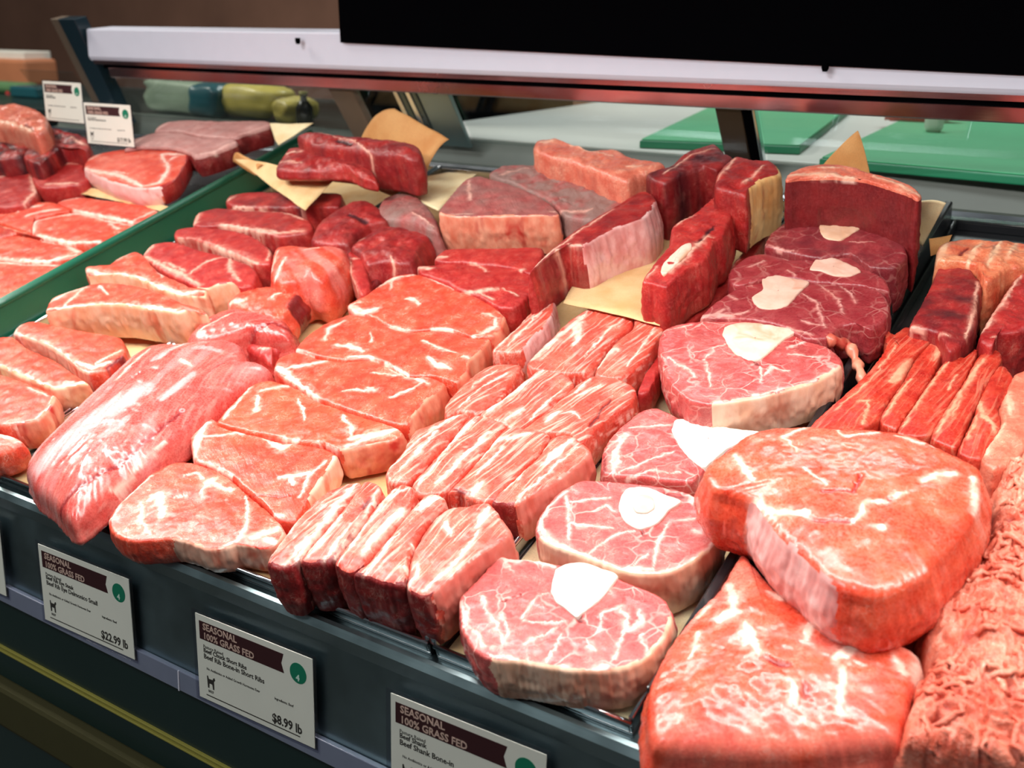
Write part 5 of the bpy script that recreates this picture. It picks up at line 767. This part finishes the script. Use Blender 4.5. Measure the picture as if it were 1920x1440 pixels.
# ------------------------------------------------------------------ price cards
def text(body, size, mat, parent, loc, name='lettering', sx=1.0, bold=0.0):
    cu = bpy.data.curves.new(name, 'FONT'); cu.body = body; cu.size = size; cu.resolution_u = 2; cu.extrude = .00012; cu.offset = bold
    o = bpy.data.objects.new('t', cu)
    me = bpy.data.meshes.new_from_object(o); bpy.data.objects.remove(o)
    ob = link(name, me, mat, parent); ob.location = loc; ob.scale = (sx, 1, 1); return ob
def flat(name, pts, mat, parent, z, th=.0002):
    n = len(pts); V = [(x, y, z) for x, y in pts] + [(x, y, z+th) for x, y in pts]
    F = [tuple(range(n))[::-1], tuple(range(n, 2*n))] + [(i, (i+1) % n, n+(i+1) % n, n+i) for i in range(n)]
    return link(name, fixn(mesh(name, V, F)), mat, parent)
def card(M, label, lines, price, w=.147, h=.0865, group='price cards on the rail', animal=True):
    r = empty('price_card', M, label, 'price card', group)
    boxob('card_holder', (-w/2-.006, w/2+.003, -.004, h+.003, -.0016, -.0006), MAT['acrylic'], r, w=.0004)
    boxob('card', (-w/2, w/2, 0, h, -.0005, .0003), MAT['card'], r, w=.0001)
    x0 = -w/2
    bn = flat('banner', [(x0+.005, h-.0245), (x0+.113, h-.0245), (x0+.110, h-.0155), (x0+.113, h-.006), (x0+.005, h-.006)], MAT['maroon'], r, .0003)
    text('SEASONAL', .0092, MAT['cream'], bn, (x0+.010, h-.0138, .0006), 'banner_lettering', 1.0, .0002)
    text('100% GRASS FED', .0092, MAT['cream'], bn, (x0+.010, h-.0230, .0006), 'banner_lettering', .98, .0002)
    cx, cy, rr = x0+.130, h-.019, .0098
    bg = flat('badge', [(cx+rr*math.cos(a), cy+rr*math.sin(a)) for a in np.linspace(0, 2*math.pi, 36, endpoint=False)], MAT['badge'], r, .0003)
    text('4', .0085, MAT['pale_badge'], bg, (cx-.0025, cy-.0072, .0006), 'badge_lettering', 1, .0002)
    y = h-.0325
    for k, (t, s) in enumerate(lines):
        text(t, s, MAT['ink'], r, (x0+.009, y, .0004), 'lettering', 1.0, .00012 if s > .006 else 0.0); y -= s*1.02
    ly = h-.0600
    text('No Antibiotics or Added Growth Hormones Ever', .0036, MAT['ink'], r, (x0+.012, h-.0545, .0004), 'lettering', .95)
    text('Ingredients: Beef', .0036, MAT['ink'], r, (x0+.100, h-.0545, .0004), 'lettering', .95)
    # small steer emblem
    ex, ey = x0+.0125, .0135
    flat('steer_emblem', [(ex, ey), (ex+.0018, ey), (ex+.0022, ey+.005), (ex+.0062, ey+.005), (ex+.0068, ey), (ex+.0086, ey), (ex+.0086, ey+.0085), (ex+.0104, ey+.0105), (ex+.0096, ey+.0128), (ex+.0078, ey+.0118), (ex+.0070, ey+.0098), (ex+.0016, ey+.0096), (ex+.0008, ey+.0125), (ex-.0006, ey+.0122)], MAT['ink'], r, .0003)
    text('BEEF', .0036, MAT['ink'], r, (ex+.0004, ey-.0044, .0004), 'lettering')
    flat('rule', [(x0+.010, .0048), (x0+.130, .0048), (x0+.130, .0058), (x0+.010, .0058)], MAT['ink'], r, .0003)
    if price: text(price, .0125, MAT['ink'], r, (x0+.096, .0085, .0004), 'price_lettering', .9, .0003)
    return r
def onrail(x, t1, rot=0.0): return FR @ Matrix.Translation((x, -t1, .0085)) @ Matrix.Rotation(rot, 4, 'Z')
card(onrail(-.4265, .1115, .03), 'cream price card on the front rail reading $22.99, below the tenderloin', [('Pasture Raised', .0045), ('Beef Rib Eye Steak', .0062), ('Beef Rib Eye Delmonico Small', .0070)], '$22.99 lb')
card(onrail(-.1850, .1115, .03), 'cream price card on the front rail reading $8.99, below the ribeyes', [('Pasture Raised', .0045), ('Beef Chuck Short Ribs', .0062), ('Beef Rib Bone-in Short Ribs', .0070)], '$8.99 lb')
card(onrail(.0480, .1065, .03), 'cream price card on the front rail, lowest and farthest right, cut by the bottom edge', [('Pasture Raised', .0045), ('Beef Shank', .0062), ('Beef Shank Bone-in', .0070)], None)
card(onrail(-.6435, .1115, .03), 'white card edge at the far left of the front rail', [('Pasture Raised', .0045), ('Beef Strip Steak', .0062)], None)
def standing(q0, q1, rot, tilt, s):
    return Matrix.Translation(q0) @ Matrix.Rotation(rot, 4, 'Z') @ Matrix.Rotation(math.pi/2 - tilt, 4, 'X') @ Matrix.Scale(s, 4)
card(standing((-1.2991, 0.6200, 0.2960), None, math.radians(-2), .05, .80), 'white price card standing at the back left, the farther and higher of two', [('Pasture Raised', .0045), ('Beef Rib Steak', .0062)], None, group='price cards standing in the left pile')
card(standing((-1.1480, 0.6000, 0.2660), None, math.radians(3), .02, .80), 'pinkish price card standing at the back left, the nearer and lower of two', [('Pasture Raised', .0045), ('Beef Rib Steak Bone-in', .0062)], '$17.99 lb', group='price cards standing in the left pile')

# ------------------------------------------------------------------ behind the case
ctr = empty('work_counter', Matrix.Translation((0, 1.5, -.85)), 'white work counter behind the case, green cutting boards lying on it', 'counter')
boxob('counter_top', (-.80, 2.2, -.555, .75, 1.105, 1.13), MAT['counter'], ctr, w=.004)
boxob('counter_base', (-.75, 2.1, -.50, .70, 0, 1.105), MAT['darkpanel'], ctr)
def board(label, pts, mat):
    z0, z1 = .2805, .295
    r = empty('cutting_board', Matrix.Translation((sum(p[0] for p in pts)/4, sum(p[1] for p in pts)/4, z0)), label, 'cutting board', 'green cutting boards')
    cx, cy = r.location.x, r.location.y; P = [(p[0]-cx, p[1]-cy) for p in pts]
    V = [(x, y, 0) for x, y in P] + [(x, y, .0115) for x, y in P] ; Fq = [(3,2,1,0), (4,5,6,7)] + [(i, (i+1) % 4, 4+(i+1) % 4, 4+i) for i in range(4)]
    bev(link('board_body', fixn(mesh('board_body', V, Fq)), MAT['boarddark'], r), .002)
    k = .985; V = [(x*k, y*k, .0115) for x, y in P] + [(x*k, y*k, .0140) for x, y in P]
    bev(link('board_top', fixn(mesh('board_top', V, Fq)), mat, r), .001)
    return r
board('pale green cutting board left of the dark door mullion, angled on the white counter', [(-0.3091, 0.9572, 0.2900)[:2], (-0.0696, 1.0161, 0.2900)[:2], (-0.2131, 1.7937, 0.2900)[:2], (-0.4813, 1.6838, 0.2900)[:2]], MAT['board'])
board('larger green cutting board at the right, behind the raw ribs', [(-0.0039, 0.9017, 0.2900)[:2], (0.3433, 0.8688, 0.2900)[:2], (0.2696, 1.6738, 0.2900)[:2], (-0.0509, 1.5853, 0.2900)[:2]], MAT['board'])
def blob(name, label, cat, loc, sc, mat, seed=0, amp=.15, group=None, parent=None, nu=40, nv=24, sq=.6):
    V = []
    for i in range(nv+1):
        ph = math.pi*i/nv
        for j in range(nu):
            th = 2*math.pi*j/nu
            f = lambda a: math.copysign(abs(a)**sq, a)
            x, y, z = f(math.sin(ph))*f(math.cos(th)), f(math.sin(ph))*f(math.sin(th)), f(math.cos(ph))
            V.append((x, y, z))
    V = np.array(V); k = 1 + amp*fbm(V[:, 0]*2.2+seed, V[:, 1]*2.2, V[:, 2]*2.2+seed, 3)
    V = V*k[:, None]*np.array(sc)
    F = [(i*nu+j, (i+1)*nu+j, (i+1)*nu+(j+1) % nu, i*nu+(j+1) % nu) for i in range(nv) for j in range(nu)]
    me = fixn(mesh(name, V, F, True))
    o = link(name, me, mat, parent); o.location = loc
    if label: tag(o, label, cat, group)
    return o
q = (0.0545, 1.3250, 0.2950); blob('white_cup', 'small white rounded object standing on the larger green board', 'kitchen item', (q[0], q[1], .313), (.014, .014, .020), MAT['counter'], 2, .05)
q = (0.0001, 1.4483, 0.2950); blob('meat_piece', 'dark red meat scrap at the rear of the larger green board', 'meat scrap', (q[0]-.01, q[1]+.05, .306), (.06, .022, .013), MAT['deep'], 5, .3)  # plain dark red blob on the board
q = (-0.9543, 1.3697, 0.2800); o = blob('vegetable_trimming', 'yellowish green trimming lying on the white counter', 'food scrap', (q[0], q[1], .290), (.055, .016, .010), MAT['bagy'], 9, .35)
q = (-1.1502, 1.5803, 0.2800); o = blob('dark_cloth', 'dark green cloth at the back of the white counter', 'cloth', (q[0], q[1]+.05, .296), (.07, .05, .018), MAT['bag'], 12, .3)
# left: shelf with wrapped goods seen through the rear doors
sh = empty('back_shelf', Matrix.Translation((-1.75, 1.35, -.85)), 'dark shelf unit behind the left rear doors, wrapped goods standing on it', 'shelf')
boxob('shelf_board', (-1.1, .92, -.32, .32, 1.08, 1.105), MAT['darkpanel'], sh)
boxob('shelf_back', (.30, .92, .26, .30, 1.105, 1.75), MAT['black'], sh)
boxob('shelf_side', (.78, .92, -.30, .26, 1.105, 1.75), MAT['black'], sh)
boxob('shelf_base', (-1.05, .90, -.30, .30, 0, 1.08), MAT['darkpanel'], sh)
_R = cam_ob.rotation_euler.to_matrix()
PKG = [('wrapped_package', 'grey-green wrapped package left of the teal one, behind the left rear door', (-1.7419, 1.1200, 0.2167), (-1.4915, 1.1200, 0.3316), 'bag', 3, .5),
       ('wrapped_package', 'dark teal package between the grey-green and the yellow ones', (-1.5432, 1.1000, 0.2296), (-1.4463, 1.1000, 0.3296), 'bagt', 8, .4),
       ('wrapped_package', 'yellow lumpy package right of the teal one', (-1.4827, 1.1200, 0.2313), (-1.2861, 1.1200, 0.3341), 'bagy', 5, .7),
       ('wrapped_package', 'smaller yellow package beside the dark bottle', (-1.2648, 1.0800, 0.2448), (-1.1853, 1.0800, 0.3106), 'bagy', 15, .7)]
for nm, lb, a, b, mt, sd, sq in PKG:
    zb = .2555; dep = .05
    o = blob(nm, lb, 'package', ((a[0]+b[0])/2, a[1]+dep, (zb+b[2])/2), ((b[0]-a[0])/2, dep, (b[2]-zb)/2), MAT[mt], sd, .08, 'wrapped goods behind the left doors', sq=sq)
a, b = (-1.1728, 1.0600, 0.2539), (-1.1072, 1.0600, 0.3257)
bt = empty('dark_bottle', Matrix.Translation(((a[0]+b[0])/2, 1.07, .2555)), 'dark bottle at the right of the yellow packages', 'bottle')
hb = b[2]-.2555
V = tube([(0,0,0), (0,0,.004), (0,0,hb*.6), (0,0,hb*.75), (0,0,hb*.8), (0,0,hb)], [.017, .018, .018, .010, .007, .007], 20)
link('bottle_body', mesh('bottle_body', *V, True), MAT['bottle'], bt)
link('bottle_cap', mesh('bottle_cap', *tube([(0,0,hb*.93), (0,0,hb+.003)], .009, 16), True), MAT['yellowline'], bt)
# far left goods
a, b = (-2.7908, 1.3000, 0.1987), (-2.3730, 1.3000, 0.2851)
o = boxob('produce_bag', (a[0], a[0]+(b[0]-a[0])*.72, 1.28, 1.36, .2555, b[2]), MAT['greenlabel'], None, None, .012); tag(o, 'green printed packet with a red dot at the left photo edge', 'package')
q = (-2.5320, 1.2780, 0.2535)
rd = flat('red_dot', [(q[0]+.012*math.cos(t), q[2]+.012*math.sin(t)) for t in np.linspace(0, 6.283, 24, endpoint=False)], MAT['reddot'], None, 0)
rd.parent = o; rd.matrix_local = Matrix(((1,0,0,0), (0,0,-1,1.2790), (0,1,0,0), (0,0,0,1)))
a, b = (-2.4259, 1.2500, 0.2120), (-2.3009, 1.2500, 0.2860)
o = boxob('crate', (a[0], b[0], 1.22, 1.30, .2555, b[2]), MAT['bagt'], None, None, .006); tag(o, 'teal crate behind the farther standing price card', 'crate')
a, b = (-3.2115, 1.5500, 0.2062), (-2.8038, 1.5500, 0.3367)
o = boxob('cardboard_box', (a[0], b[0], 1.52, 1.64, .2555, b[2]), MAT['orange'], None, None, .01); tag(o, 'orange-brown box below the white shelf edge at the top left', 'box')
a, b = (-3.3272, 1.6000, 0.3212), (-2.8623, 1.6000, 0.3589)
o = boxob('shelf_edge', (a[0], b[0], 1.56, 1.66, a[2], b[2]), MAT['whitebar'], None, None, .003); tag(o, 'white shelf edge at the top left photo corner', 'shelf')
